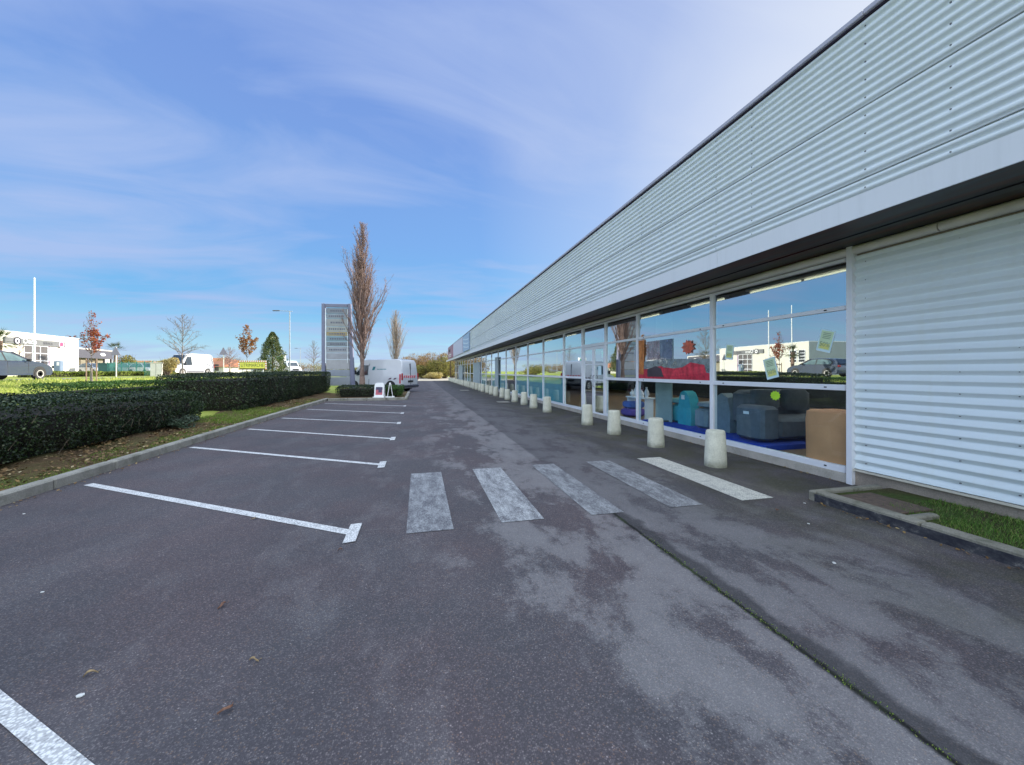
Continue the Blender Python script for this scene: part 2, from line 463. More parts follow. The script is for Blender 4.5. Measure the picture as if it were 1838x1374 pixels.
def clad_mat(name, col, dirt, stain):
    """coil-coated steel with rain streaks and grime, slightly glossy"""
    m, t, b = newmat(name)
    v = coords(t)
    n = noise(t, coords(t, (1, 0.25, 1)), 1.6, 5, 0.6)
    c = rampo(t, n, [(0.3, tuple(x * (1 - dirt) for x in col)), (0.7, col)])
    st = noise(t, coords(t, (1, 7, 0.5)), 1.2, 5, 0.65)
    c = mixc(t, mathn(t, 'MULTIPLY', rampo(t, st, [(0.5, 0.0), (0.75, 1.0)]), 0.3), c, stain)
    t.links.new(c, b.inputs['Base Color'])
    b.inputs['Roughness'].default_value = 0.42
    b.inputs['Specular IOR Level'].default_value = 0.5
    return m
def ground_mat(name, a, b_, c_, s1=0.6, s2=7.0, bm_=0.5):
    m, t, b = newmat(name)
    v = coords(t)
    c = rampo(t, noise(t, v, s1, 6, 0.65), [(0.32, a), (0.5, b_), (0.7, c_)])
    c = mixc(t, 0.8, c, mixc(t, 1.0, c, rampo(t, noise(t, v, s2, 7, 0.75), [(0.3, 0.55), (0.7, 1.4)]), 'MULTIPLY'))
    t.links.new(c, b.inputs['Base Color']); b.inputs['Roughness'].default_value = 0.95
    b.inputs['Specular IOR Level'].default_value = 0.1
    bump(t, b, noise(t, v, s2 * 3, 6, 0.7), bm_, 0.05)
    return m

ASPH = asphalt_mat()
LINE = paint_mat('line_paint', (0.74, 0.74, 0.74), 0.41)
LINEW = paint_mat('worn_paint', (0.50, 0.51, 0.52), 0.495, 9, .35)
LINEW2 = paint_mat('very_worn_paint', (0.42, 0.43, 0.44), 0.52, 8, .35)
CREAM = paint_mat('cream_paint', (0.66, 0.64, 0.56), 0.41)
KERB = concrete_mat('kerb_concrete', (0.31, 0.295, 0.26), 0.55)
PLIN = concrete_mat('plinth_concrete', (0.50, 0.46, 0.40), 0.25, 2)
PLIN2 = concrete_mat('wall_base_concrete', (0.33, 0.28, 0.23), 0.3, 1.5)
BOLL = concrete_mat('bollard_concrete', (0.70, 0.69, 0.57), 0.0, 2.2)
def _age(m):
    t = m.node_tree; b = t.nodes['Principled BSDF']
    lk = b.inputs['Base Color'].links[0].from_socket
    oi = nn(t, 'ShaderNodeObjectInfo'); cd = nn(t, 'ShaderNodeTexCoord'); va = nn(t, 'ShaderNodeVectorMath', operation='ADD')
    sc_ = nn(t, 'ShaderNodeVectorMath', operation='SCALE'); sc_.inputs[3].default_value = 1.0
    cb = nn(t, 'ShaderNodeCombineXYZ'); r9 = mathn(t, 'MULTIPLY', oi.outputs['Random'], 90.0)
    for k in range(3): t.links.new(r9, cb.inputs[k])
    t.links.new(cd.outputs['Object'], va.inputs[0]); t.links.new(cb.outputs[0], va.inputs[1])
    mpv = nn(t, 'ShaderNodeMapping'); mpv.inputs['Scale'].default_value = (1, 1, .3); t.links.new(va.outputs[0], mpv.inputs[0])
    sx = nn(t, 'ShaderNodeSeparateXYZ'); t.links.new(cd.outputs['Object'], sx.inputs[0])
    st = rampo(t, noise(t, mpv.outputs[0], 9, 6, .7), [(.5, 0.0), (.76, .42)])
    c = mixc(t, st, lk, (0.30, 0.30, 0.20))
    lowm = mathn(t, 'MULTIPLY', rampo(t, mathn(t, 'ADD', sx.outputs[2], mathn(t, 'MULTIPLY', noise(t, va.outputs[0], 14, 5, .7), .16)), [(.09, 1.0), (.20, 0.0)]), .75)
    c = mixc(t, lowm, c, (0.15, 0.15, 0.10))
    chip = rampo(t, noise(t, va.outputs[0], 26, 3, .5), [(.74, 0.0), (.77, .5)])
    c = mixc(t, chip, c, (0.34, 0.32, 0.28))
    t.links.new(c, b.inputs['Base Color'])
_age(BOLL)
KERB2 = concrete_mat('dirty_edging', (0.25, 0.235, 0.19), 0.8, 5)
TARKERB, _t, _b = newmat('tarred_kerb')
_t.links.new(rampo(_t, noise(_t, coords(_t, (1, 1, 1.6)), 9, 7, .75), [(0.4, (0.018, 0.019, 0.028)), (0.56, (0.05, 0.05, 0.058)), (0.68, (0.22, 0.21, 0.19))]), _b.inputs['Base Color'])
_b.inputs['Roughness'].default_value = .8
CLAD = clad_mat('fascia_steel', (0.71, 0.77, 0.805), 0.09, (0.54, 0.58, 0.58))
CLADW = clad_mat('wall_steel', (0.76, 0.84, 0.86), 0.07, (0.68, 0.71, 0.64))
TRIM = clad_mat('trim_steel', (0.70, 0.72, 0.76), 0.05, (0.54, 0.56, 0.58))
PIPE = M('lintel_white', (0.74, 0.73, 0.71), 0.45, var=0.2, vscale=1.5)
FRAME = M('window_frame_white', (0.78, 0.80, 0.84), 0.35, var=0.08, vscale=2)
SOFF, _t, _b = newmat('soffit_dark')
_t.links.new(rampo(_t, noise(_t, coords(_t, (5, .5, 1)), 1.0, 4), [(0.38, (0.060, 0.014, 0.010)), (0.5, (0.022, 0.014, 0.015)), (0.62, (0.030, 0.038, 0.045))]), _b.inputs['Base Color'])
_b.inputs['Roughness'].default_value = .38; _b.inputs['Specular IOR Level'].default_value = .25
SCREW = M('screw_grey', (0.10, 0.10, 0.11), 0.5)
BLK = M('rubber_black', (0.015, 0.015, 0.017), 0.6)
GLASS = glass_mat('shop_glass', (0.66, 0.76, 0.78), 0.50)
GLASS2 = glass_mat('lower_glass', (0.86, 0.94, 0.96), 0.0, fk=0.8)
GLASS3 = glass_mat('far_lower_glass', (0.80, 0.92, 0.94), 0.08, fk=1.0)
CARGL = M('car_glass', (0.03, 0.045, 0.06), 0.05, var=0.3, spec=0.9)
CARGL2 = M('car_side_glass', (0.13, 0.20, 0.21), 0.05, var=0.5, vscale=1.5, spec=0.9)
WIN = M('dark_window', (0.05, 0.055, 0.065), 0.08, var=0.4, spec=0.8)
GRASS = ground_mat('grass_ground', (0.22, 0.27, 0.05), (0.32, 0.36, 0.08), (0.38, 0.38, 0.12), 0.35, 6)
SOIL = ground_mat('verge_soil', (0.125, 0.075, 0.05), (0.12, 0.085, 0.045), (0.10, 0.115, 0.04), 1.1, 14, 0.8)
PALE = ground_mat('pale_yard', (0.40, 0.36, 0.29), (0.46, 0.42, 0.34), (0.50, 0.46, 0.38), 0.4, 9, 0.2)
LROAD = ground_mat('light_road', (0.19, 0.185, 0.18), (0.23, 0.225, 0.215), (0.27, 0.26, 0.25), 0.5, 12, 0.2)
WHITEP = M('white_paint_metal', (0.80, 0.80, 0.80), 0.28, var=0.05, coat=0.4)

# ------------------------------------------------------------------ terrain
def sm(x): x = max(0, min(1, x)); return x * x * (3 - 2 * x)
def tz(u, v):
    """ground height: flat by the shops, rising west of the hedge to the side road"""
    if u > -5.2: return -0.03
    a = 0.20 * sm((-5.2 - u) / 1.2) + 0.82 * sm((-8.0 - u) / 11.5)
    return -0.03 + a
def terrain_sheet(name, us, vs, mat, off=0.0, label=None):
    V = []; F = []
    for v in vs:
        for u in us:
            V.append((u, v, tz(u, v) + off))
    n = len(us)
    for j in range(len(vs) - 1):
        for i in range(n - 1):
            F.append((j*n + i, j*n + i + 1, (j+1)*n + i + 1, (j+1)*n + i))
    o = np_mesh(name, np.array(V), np.array(F), mat, smooth=True)
    tag(o, label, None, None, 'structure')
    return o
us = [-1500, -600, -200, -80, -45] + list(np.arange(-30, -4, 0.5)) + [0, 10, 40, 100, 300, 1500]
vs = [-600, -200, -80, -30, -10] + list(np.arange(0, 90, 3.0)) + [100, 140, 200, 400, 900, 2500]
terrain_sheet('ground', us, vs, GRASS, 0.0, 'green grass ground rising beyond the hedge')

def flat(name, x0, x1, y0, y1, z, mat, label=None):
    mb = MB(); mb.quad((x0, y0, z), (x1, y0, z), (x1, y1, z), (x0, y1, z))
    o = mb.build(name, mat); tag(o, label, None, None, 'structure'); return o
flat('car_park', -4.5, 5.6, -30, 61.5, 0.0, ASPH, 'worn grey asphalt car park with zebra crossing')
flat('yard', -60, 40, 62.0, 100, 0.0, PALE, 'sunlit pale yard beyond the end of the shops')
terrain_sheet('road', list(np.arange(-22.4, -19.3, 0.5)), list(np.arange(-20, 100, 4.0)), LROAD, 0.012, 'sunlit side road beyond the grass')
terrain_sheet('driveway', [-45, -38, -30, -25, -22.5], [49, 52, 56, 59], PALE, 0.016, 'pale entrance drive beyond the side road')
# kerbs (setting)
mb = MB()
y = -6.0
while y < 20.4:
    mb.rbox(-4.52, -4.37, y, y + 0.985, -0.05, 0.125, 0.018); y += 1.0
k_ = mb.build('kerb', KERB); tag(k_, 'grey concrete kerb between parking bays and hedge', kind='structure')
# verge soil between kerb and hedge
V = []; F = []
uu = np.arange(-6.2, -4.51, 0.11); uu = np.append(uu[:-1], -4.521); uu = uu[::-1]; vv = np.arange(-3, 26, 0.2)
for v in vv:
    for u in uu:
        e_ = abs(u + 4.52)
        V.append((u, v, 0.085 + 0.055 * min(1, e_ / .5) + 0.03 * math.sin(v * 3.1 + u * 5) * min(1, e_ * 2) + rnd.uniform(-.008, .008)))
n = len(uu)
for j in range(len(vv) - 1):
    for i in range(n - 1): F.append((j*n + i, j*n + i + 1, (j+1)*n + i + 1, (j+1)*n + i))
tag(np_mesh('verge', np.array(V), np.array(F), SOIL, smooth=True), 'brown soil verge with moss under the hedge', kind='structure')
VERT = 0.15

# traffic island at the end of the bays
mb = MB()
for x in np.arange(-4.3, -0.75, 0.9): mb.rbox(x, x + 0.885, 20.45, 20.6, -0.05, 0.13, 0.018)
for y in np.arange(20.62, 26.5, 1.0): mb.rbox(-0.72, -0.57, y, y + 0.985, -0.05, 0.13, 0.018)
mb.tube([(-0.79, 20.55, 0.03), (-0.66, 20.62, 0.03)], 0.09, 8)
tag(mb.build('island_kerb', KERB), 'pale kerb around the planted island', kind='structure')
flat('island_soil', -4.51, -0.72, 20.6, 27, 0.10, SOIL, 'soil bed of the planted island')

# ------------------------------------------------------------------ road markings
def stripe(name, pts, mat, z, label):
    mb = MB(); mb.add([(x, y, z) for x, y in pts], [tuple(range(len(pts)))])
    tag(mb.build(name, mat), label, kind='structure')
bays = [(-0.58, 1.18, -4.15, 3.56), (-0.58, 3.73, -4.12, 6.12), (-0.56, 6.35, -4.22, 8.65), (-0.55, 8.75, -4.16, 11.05), (-0.55, 11.33, -4.12, 13.4),
        (-0.56, 14.0, -4.15, 16.3), (-0.58, 16.9, -4.15, 19.1)]
bays[0] = (-0.58, 1.277, -4.15, 3.93)
for i, (x0, y0, x1, y1) in enumerate(bays):
    d = Vector((x1 - x0, y1 - y0)).normalized(); nrm_ = Vector((-d.y, d.x)) * (0.034 if i == 0 else 0.048)
    mb = MB()
    a = Vector((x0, y0)); b2 = Vector((x1, y1))
    mb.add([(*(a - nrm_), 0.005), (*(b2 - nrm_), 0.005), (*(b2 + nrm_), 0.005), (*(a + nrm_), 0.005)], [(0, 1, 2, 3)])
    mb.add([(x0 - .045, y0 - .22, 0.009), (x0 + .055, y0 - .20, 0.009), (x0 + .055, y0 + .21, 0.009), (x0 - .045, y0 + .20, 0.009)], [(0, 1, 2, 3)])
    tag(mb.build('bay_line', LINE), 'white angled parking bay line with T end', kind='structure')
for (x0, x1, ya, yb, mt) in [(-0.11, 0.31, 3.60, 5.69, LINEW2), (0.77, 1.195, 3.65, 5.75, LINEW), (1.69, 2.05, 3.63, 5.79, LINEW2), (2.60, 3.0, 3.64, 5.80, LINEW2), (3.52, 3.95, 3.65, 5.82, CREAM)]:
    stripe('zebra_stripe', [(x0, ya), (x1, ya), (x1, yb), (x0, yb)], mt, 0.005, 'broad worn zebra crossing stripe')
tag((lambda m_: (m_.rbox(3.05, 3.7, 29.4, 30.3, -0.02, 0.012, 0.004), m_.rbox(3.6, 4.15, 17.8, 18.35, -0.02, 0.012, 0.004), m_.build('drain_cover', KERB))[2])(MB()), 'pale drain covers set in the asphalt', kind='structure')

# ------------------------------------------------------------------ retail building
GU = 5.46                    # glass line
VN, VF = -25.0, 61.0         # near and far end
bld = thing('retail_building', 'long low shop building with ribbed white steel fascia and glazed front', 'building')
# carcass: walls and roof as slabs so that the shop inside is hollow
mb = MB()
mb.box(4.8, 36, VN + .05, VF - .05, 4.9, 5.0)               # roof deck
mb.box(35.8, 36, VN, VF, 0, 4.88)
mb.box(5.3, 36, VN - .2, VN, 0, 5.05)
mb.box(5.5, 36, VF, VF + .2, 0, 5.05)
mb.build('wall', PLIN2, bld)
# ribbed fascia
def ribs(mb, u, v0, v1, z0, z1, pitch, depth, n=10, sgn=-1, shape=None):
    prof = []
    k = int(round((z1 - z0) / pitch))
    pitch = (z1 - z0) / k
    shape = shape or [(0, 0), (.12, 0), (.22, .25), (.34, .8), (.42, 1), (.70, 1), (.78, .8), (.9, .25)]
    for i in range(k):
        for a, h in shape: prof.append((u + sgn * depth * h, z0 + (i + a) * pitch))
    prof.append((u, z1))
    ys = [v0, v1]
    vs_ = [(p[0], y, p[1]) for y in ys for p in prof]
    N = len(prof)
    mb.add(vs_, [(i, i + 1, N + i + 1, N + i) for i in range(N - 1)])
FU = 4.405
mb = MB()
zt, zb = 5.02, 3.258
seamz = [3.413, 4.14]
joints = []
v = 4.34 - 2.03 * 15
while v < VF - 1:
    v1 = min(v + 2.03, VF - 1)
    if v1 > VN:
        joints.append(v1)
        for za, zc, o_ in ((zb, seamz[0], 0.0), (seamz[0] + .003, seamz[1], 0.003), (seamz[1] + .003, zt, 0.0)):
            ribs(mb, FU - o_ - (rnd.uniform(0, .003) if v < 14 else 0), max(v, VN), v1 + 0.012, za, zc, 0.0905, 0.025)
    v = v1
fas = mb.build('fascia', CLAD, bld, smooth=False)
for p_ in fas.data.polygons: p_.use_smooth = True
# screws on the cladding
mb = MB()
for vj in [x + .04 for x in joints] + [x - 1.34 for x in joints]:
    if vj > 16 or vj < -4: continue
    z = zb + .05
    while z < zt - .03:
        mb.box(FU - .030, FU - .02, vj - .0055, vj + .0055, z - .0055, z + .0055); z += 0.181
tag(mb.build('screw', SCREW, bld), kind='stuff')
# seam shadow laps
mb = MB()
for z in seamz: mb.box(FU - .026, FU - .001, VN, VF - 1, z - .001, z + .004)
mb.build('seam_lap', M('lap_grey', (0.50, 0.53, 0.55), 0.6), bld)
# trims
mb = MB()
for i, v0 in enumerate(np.arange(VN, VF + 3.9, 6.0)):
    v1 = min(v0 + 5.995, VF + 3.9)
    mb.box(FU - .035, FU - .02 + .0, v0, v1, 3.02, 3.255)
mb.build('fascia_trim', TRIM, bld)
mb = MB()
for v0 in np.arange(VN, VF - 1, 4.0):
    v1 = min(v0 + 3.994, VF - 1)
    mb.rbox(FU - .065, FU + .3, v0, v1, 5.035, 5.088, .005)
mb.build('coping', M('coping_lilac', (0.42, 0.41, 0.50), 0.35), bld)
mb = MB(); mb.box(FU - .03, FU + .28, VN, VF - 1, 5.018, 5.039)
mb.build('coping_shadow_gap', M('gap_dark', (0.03, 0.02, 0.05), 0.7), bld)
mb = MB(); mb.box(FU + .01, FU + .12, VN, VF - 1, 3.10, 5.0); mb.box(FU, 5.5, VF - 1, VF - .9, 3.03, 5.0)
mb.build('fascia_backing', PLIN2, bld)
# soffit: dark boards with a step
mb = MB()
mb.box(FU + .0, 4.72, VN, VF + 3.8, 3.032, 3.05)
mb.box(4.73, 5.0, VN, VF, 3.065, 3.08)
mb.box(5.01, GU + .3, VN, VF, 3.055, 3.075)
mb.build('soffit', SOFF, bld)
# lower ribbed wall by the camera
WS = [(0, 1), (.04, 1), (.10, .96), (.50, .08), (.56, .01), (.60, 0), (.66, .06), (.95, .94)]
mb = MB()
ribs(mb, GU - .02, VN, 1.02, .215, 2.92, .1145, 0.036, shape=WS)
ribs(mb, GU - .023, 1.0, 2.88, .215, 2.92, .1145, 0.036, shape=WS)
ribs(mb, GU - .02, 2.86, 3.83, .215, 2.92, .1145, 0.036, shape=WS)
wc = mb.build('wall_cladding', CLADW, bld)
for p_ in wc.data.polygons: p_.use_smooth = True
mb = MB()
for vj in (3.70, 2.83, 2.42, .97, .4):
    z = .30
    while z < 2.85:
        mb.box(GU - .056, GU - .03, vj - .0045, vj + .0045, z - .0045, z + .0045); z += 0.229
tag(mb.build('screw', SCREW, bld), kind='stuff')
mb = MB(); mb.box(GU, GU + .12, VN, 3.86, .2, 3.05)
mb.build('inner_wall', PLIN2, bld)
mb = MB()
mb.box(GU - .075, GU - .003, VN, 2.0, .182, .205); mb.box(GU - .073, GU - .003, 2.003, 3.83, .184, .207)
mb.build('drip_trim', M('drip_cream', (0.62, 0.58, 0.48), 0.5, var=0.25, vscale=4), bld)
mb = MB()
mb.box(GU - .035, GU + .3, VN, 3.83, -.05, .18)
mb.build('plinth', PLIN2, bld)
mb = MB(); mb.box(GU - .06, GU + .3, 3.86, VF, -.05, .118)
mb.build('plinth', PLIN, bld)
# rounded white lintel pipe over wall and windows
mb = MB()
v0 = VN
while v0 < VF:
    v1 = min(v0 + (2.0 if v0 < 3 else 5.14), VF)
    mb.tube([(GU - .03, v0, 3.0), (GU - .03, v1 - .012, 3.0)], .052 + (.004 if int(v0) % 2 else 0), 14)
    v0 = v1
mb.box(GU + .02, GU + .1, 3.9, VF, 2.95, 3.05)
mb.build('lintel', PIPE, bld, smooth=True)
mb = MB()
for z in (2.932, 2.95, 2.968): mb.box(GU - .035, GU + .03, 3.9, VF, z, z + .009)
mb.build('grille', M('grille_grey', (0.30, 0.30, 0.30), 0.4), bld)
mb = MB(); mb.box(GU - .09, GU + .02, 3.832, 3.90, .0, 3.05)
mb.build('corner_post', FRAME, bld)
# mullions / bays
bays_v = [3.9, 6.34, 8.95, 10.71, 12.38, 14.17]
v = 14.17
while v < VF - 2.6:
    v += 2.57; bays_v.append(v)

S, T1, T2, H = .118, 1.235, 2.285, 2.93
solid = {(26.6, 27.5): 'grey', }
film = M('teal_film', (0.13, 0.42, 0.47), 0.5, var=0.15, vscale=1.2)
for i in range(len(bays_v) - 1):
    a, b = bays_v[i], bays_v[i + 1]
    if i == 3: continue
    wdw = MB()
    wdw.rbox(GU - .05, GU + .05, b - .045, b + .045, S, H, .006)
    wdw.rbox(GU - .045, GU + .05, a + .046, b - .046, S, S + .085, .005)
    wdw.rbox(GU - .045, GU + .05, a + .046, b - .046, T1 - .038, T1 + .038, .005)
    wdw.rbox(GU - .04, GU + .05, a + .046, b - .046, T2 - .028, T2 + .028, .005)
    wdw.rbox(GU - .045, GU + .05, a + .046, b - .046, H - .04, H, .005)
    if i < 2:
        for zz in (S + .045, T1, T2):
            for yy in (a + .3, b - .3): wdw.box(GU - .049, GU - .046, yy - .018, yy + .018, zz - .008, zz + .008, 1)
    W_ = wdw.build('window', [FRAME, BLK], bld)
    for z0, z1, gm in ((S + .085, T1 - .038, GLASS2 if i < 5 else GLASS3), (T1 + .038, T2 - .028, GLASS), (T2 + .028, H - .04, GLASS)):
        p = MB(); p.box(GU - .012, GU - .002, a + .045, b - .045, z0 - .001, z1 + .001)
        p.build('pane', gm, W_)
    if 5 <= i <= 7 or i in (9, 10, 12, 13, 16):
        p = MB(); p.box(GU + .055, GU + .06, a + .05, b - .05, S + .09, T1 - .04); p.build('window_film', film, W_)
# doors
a, b = 10.71, 12.38
mb = MB()
mb.rbox(GU - .06, GU + .05, b - .05, b + .05, .02, H, .006)
mb.rbox(GU - .05, GU + .05, a + .046, b - .051, T2 - .045, T2 + .05, .006)
mb.rbox(GU - .045, GU + .05, a + .046, b - .051, H - .04, H, .005)
mb.box(GU - .05, GU + .05, a + .046, b - .051, 0.0, .03)
DF = mb.build('door_frame', FRAME, bld)
p = MB(); p.box(GU - .012, GU - .002, a + .045, b - .05, T2 + .05, H - .04); p.build('pane', GLASS, DF)
for d0, d1 in ((a + .06, (a + b) / 2 - .004), ((a + b) / 2 + .004, b - .06)):
    mb = MB()
    for y0, y1 in ((d0, d0 + .075), (d1 - .075, d1)): mb.rbox(GU - .035, GU + .02, y0, y1, .045, T2 - .05, .005)
    for z0, z1 in ((.045, .16), (1.16, 1.20), (1.66, 1.69), (T2 - .13, T2 - .05)): mb.box(GU - .03, GU + .018, d0 + .074, d1 - .074, z0, z1)
    D = mb.build('door', FRAME, bld)
    p = MB(); p.box(GU - .012, GU - .002, d0 + .07, d1 - .07, .16, T2 - .13); p.build('pane', GLASS, D)
    p = MB(); hy = d0 + .1 if d0 > a + .2 else d1 - .1
    p.tube([(GU - .04, hy, .95), (GU - .09, hy, .98), (GU - .09, hy, 1.30), (GU - .04, hy, 1.33)], .012, 6); p.build('handle', SCREW, D)
# solid grey panels standing on the far front
for (v0, v1, z1, du) in ((26.7, 27.6, 2.45, .10), (35.0, 39.2, 2.30, .075), (49.5, 54.0, 2.2, .075)):
    mb = MB(); mb.rbox(GU - du - .04, GU - .055, v0, v1, .0, z1, .01)
    mb.build('front_panel', M('panel_blue_grey', (0.38, 0.46, 0.50), 0.5, var=0.12), bld)
# canopy post
mb = MB(); mb.rbox(4.85, 4.97, VF + 1.4, VF + 1.52, 0, 3.12, .01); mb.build('canopy_post', M('post_brown', (0.06, 0.025, 0.025), 0.5), bld)
# flat sign panels on the far fascia
mb = MB(); mb.rbox(FU - .10, FU - .045, 34.4, 39.4, 3.38, 4.95, .01, 0)
for k in range(3):
    z = 3.6 + k * .36
    mb.prism([(34.7, z), (36.2, z + .03), (37.8, z + .13), (39.1, z + .28), (39.1, z + .38), (37.6, z + .24), (36.0, z + .13), (34.7, z + .10)], 'x', FU - .106, FU - .1005, 1)
mb.build('sign_panel', [M('sign_blue', (0.28, 0.40, 0.58), 0.4), M('sign_pale', (0.52, 0.62, 0.74), 0.4)], bld)
mb = MB(); mb.rbox(FU - .09, FU - .045, 40.0, 51.0, 3.33, 4.98, .01); mb.build('sign_panel', M('sign_lilac', (0.52, 0.50, 0.62), 0.4), bld)
mb = MB(); mb.rbox(FU - .11, FU - .045, 51.2, 60.0, 3.30, 5.0, .01, 0)
mb.box(FU - .116, FU - .1101, 55.5, 58.5, 4.2, 4.6, 1); mb.box(FU - .116, FU - .1101, 54.0, 58.8, 3.75, 3.9, 2); mb.box(FU - .116, FU - .1101, 54.5, 58.0, 3.5, 3.62, 2)
mb.build('sign_panel', [M('sign_red', (0.30, 0.10, 0.15), 0.45), BLK, WHITEP], bld)
mb = MB(); mb.prism([(5.0, 5.01), (7.5, 5.01), (7.5, 5.75), (6.9, 5.85), (5.0, 5.3)], 'y', 37.5, 37.62); mb.build('roof_sign', TRIM, bld)
# inside: floor, ceiling, back wall, strip lights
mb = MB(); mb.box(GU + .3, 35.5, VN + .3, VF - .3, .05, .145); mb.box(GU + .061, GU + .3, VN + .3, VF - .3, .119, .145)
mb.build('shop_floor', M('brown_floor', (0.26, 0.16, 0.08), 0.35, var=0.2), bld)
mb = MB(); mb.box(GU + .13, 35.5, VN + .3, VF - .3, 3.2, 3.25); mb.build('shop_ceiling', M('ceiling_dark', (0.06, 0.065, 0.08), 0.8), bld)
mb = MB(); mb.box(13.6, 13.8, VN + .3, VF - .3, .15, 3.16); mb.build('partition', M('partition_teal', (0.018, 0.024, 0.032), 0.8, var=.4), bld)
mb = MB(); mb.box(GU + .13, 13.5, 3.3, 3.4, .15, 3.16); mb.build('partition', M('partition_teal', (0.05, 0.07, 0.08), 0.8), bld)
mb = MB(); mb.box(GU + .062, 7.25, 5.25, 8.9, .1455, .225); mb.build('carpet', M('carpet_blue', (0.012, 0.05, 0.40), 0.9, var=0.2), bld)
TUBE = glow('fluorescent_tube', (1.0, 0.84, 0.58), 1.5)
FILL_TUBE = glow('fill_tube_bright', (1.0, 0.94, 0.84), 60.0)  # glow for fill tubes added to brighten the furniture
for v0 in (4.2, 5.3, 7.0, 9.3, 15, 18, 21):
    f_ = MB(); f_.box(6.23, 6.37, v0 - .05, v0 + 1.08, 3.01, 3.06); L = f_.build('strip_light', FRAME, bld)
    f_ = MB(); f_.tube([(6.3, v0, 2.985), (6.3, v0 + 1.03, 2.985)], .015, 8); f_.build('lamp_or_fill_tube', TUBE, L)
for v0 in (4.2, 6.2, 8.2, 10.2, 13.5, 17):
    for u0 in (8.4, 10.8):
        f_ = MB(); f_.tube([(u0, v0, 3.1), (u0, v0 + 1.2, 3.1)], .02, 8); f_.build('lamp_or_fill_tube', FILL_TUBE, bld)  # unseen fill tubes added deep in the shop
mb = MB(); mb.box(7.3, 7.4, 3.41, VF - .4, 2.62, 3.195); mb.build('fill_baffle', M('ceiling_dark', (0.06, 0.065, 0.08), 0.8), bld)  # baffle added to hide the fill tubes from outside

# ------------------------------------------------------------------ shop furniture
FL = .1525
def cushion(mb, cx, cy, cz, a, b, h, rz=0):
    s_ = mb.M; mb.M = s_ @ Matrix.Translation((cx, cy, cz)) @ Matrix.Rotation(rz, 4, 'Z')
    for k in range(1):
        rs = []
        for z, f_ in ((-1, .75), (-.6, .96), (0, 1.0), (.6, .96), (1, .75)):
            rs.append([(a*f_*np.sign(math.cos(t))*abs(math.cos(t))**.5, b*f_*np.sign(math.sin(t))*abs(math.sin(t))**.5, h*z) for t in [2*math.pi*q/16 for q in range(16)]])
        mb.rings(rs)
    mb.M = s_
GREYF = M('sofa_grey', (0.11, 0.13, 0.16), 0.9, var=.2, vscale=8, bmp=.3, bscale=90)
GREYL = M('sofa_light_grey', (0.20, 0.26, 0.30), 0.9, var=.15, vscale=8)
TEAL = M('sofa_teal', (0.03, 0.36, 0.44), 0.85, var=.15, vscale=6)
TAN = M('sofa_tan', (0.80, 0.34, 0.15), 0.8, var=.12, vscale=3)
t_ = thing('sofa', 'charcoal grey fabric sofa with boxy arms behind the right-hand shop window', 'sofa', (6.0, 5.7, .2255), R(0))
mb = MB(); mb.rbox(-.36, .02, -.28, .32, 0.03, .62, .05); mb.build('arm', GREYF, t_, True)
mb = MB(); mb.rbox(.03, 1.6, -.26, .62, .05, .40, .05); mb.build('seat', GREYF, t_, True)
mb = MB(); mb.rbox(.03, 1.6, .45, .85, .2, .86, .07); cushion(mb, .4, .42, .68, .3, .12, .2); cushion(mb, 1.1, .42, .68, .3, .12, .2); mb.build('backrest', GREYF, t_, True)
mb = MB(); mb.box(-.364, -.361, .0, .12, .47, .52); mb.build('price_tag', FRAME, t_)
t_ = thing('tub_chair', 'tan brown tub chair with its rounded back against the right window', 'armchair', (5.78, 4.27, FL), 0)
mb = MB()
rs = []
for z, f_ in ((0.0, .97), (.05, 1.0), (.6, 1.02), (.72, .99), (.74, .9)):
    rs.append([(.30*f_*np.sign(math.cos(t))*abs(math.cos(t))**.45, .34*f_*np.sign(math.sin(t))*abs(math.sin(t))**.45, z) for t in [2*math.pi*q/28 for q in range(28)]])
mb.rings(rs); mb.build('backrest', TAN, t_, True)
mb = MB(); mb.rbox(.31, .85, -.3, .3, .02, .42, .05); mb.build('seat', TAN, t_, True)
t_ = thing('armchair', 'teal armchair with tall narrow rounded back behind the middle window', 'armchair', (6.05, 7.8, .2255), 0)
mb = MB()
prof = [(-.22, 0), (-.24, .3), (-.16, .62), (-.08, .74), (.02, .78), (.12, .74), (.18, .62), (.22, .3), (.22, 0)]
mb.prism(prof, 'x', -.12, .12); mb.build('backrest', TEAL, t_, True)
mb = MB(); mb.rbox(-.05, .5, .24, .60, .0, .44, .05); mb.build('arm', TEAL, t_, True)
mb = MB(); cushion(mb, .15, .42, .52, .26, .24, .06); mb.build('cushion', M('cushion_sage', (0.12, 0.32, 0.32), .9), t_, True)
mb = MB(); mb.box(-.135, -.121, -.02, .09, .58, .68); mb.build('price_tag', FRAME, t_)
t_ = thing('armchair', 'pale blue grey armchair between the teal armchair and the charcoal sofa', 'armchair', (6.0, 6.95, .2255), 0)
mb = MB(); mb.rbox(-.1, .5, .12, .5, .0, .42, .05); mb.build('arm', GREYL, t_, True)
mb = MB(); cushion(mb, .2, .3, .5, .26, .22, .06); mb.build('cushion', GREYL, t_, True)
mb = MB(); mb.prism([(-.42, 0), (-.44, .4), (-.36, .7), (-.2, .78), (-.05, .7), (.02, .4), (.02, 0)], 'x', .0, .25); mb.build('backrest', GREYL, t_, True)
t_ = thing('coffee_table', 'low glass topped table between the charcoal sofa and the tan chair', 'table', (6.5, 4.75, FL), 0)
mb = MB(); mb.rbox(-.3, .3, -.25, .25, .34, .37, .008); mb.build('table_top', GREYL, t_)
for sx_ in (-.26, .26):
    for sy_ in (-.21, .21):
        mb = MB(); mb.box(sx_ - .02, sx_ + .02, sy_ - .02, sy_ + .02, 0, .339); mb.build('leg', BLK, t_)
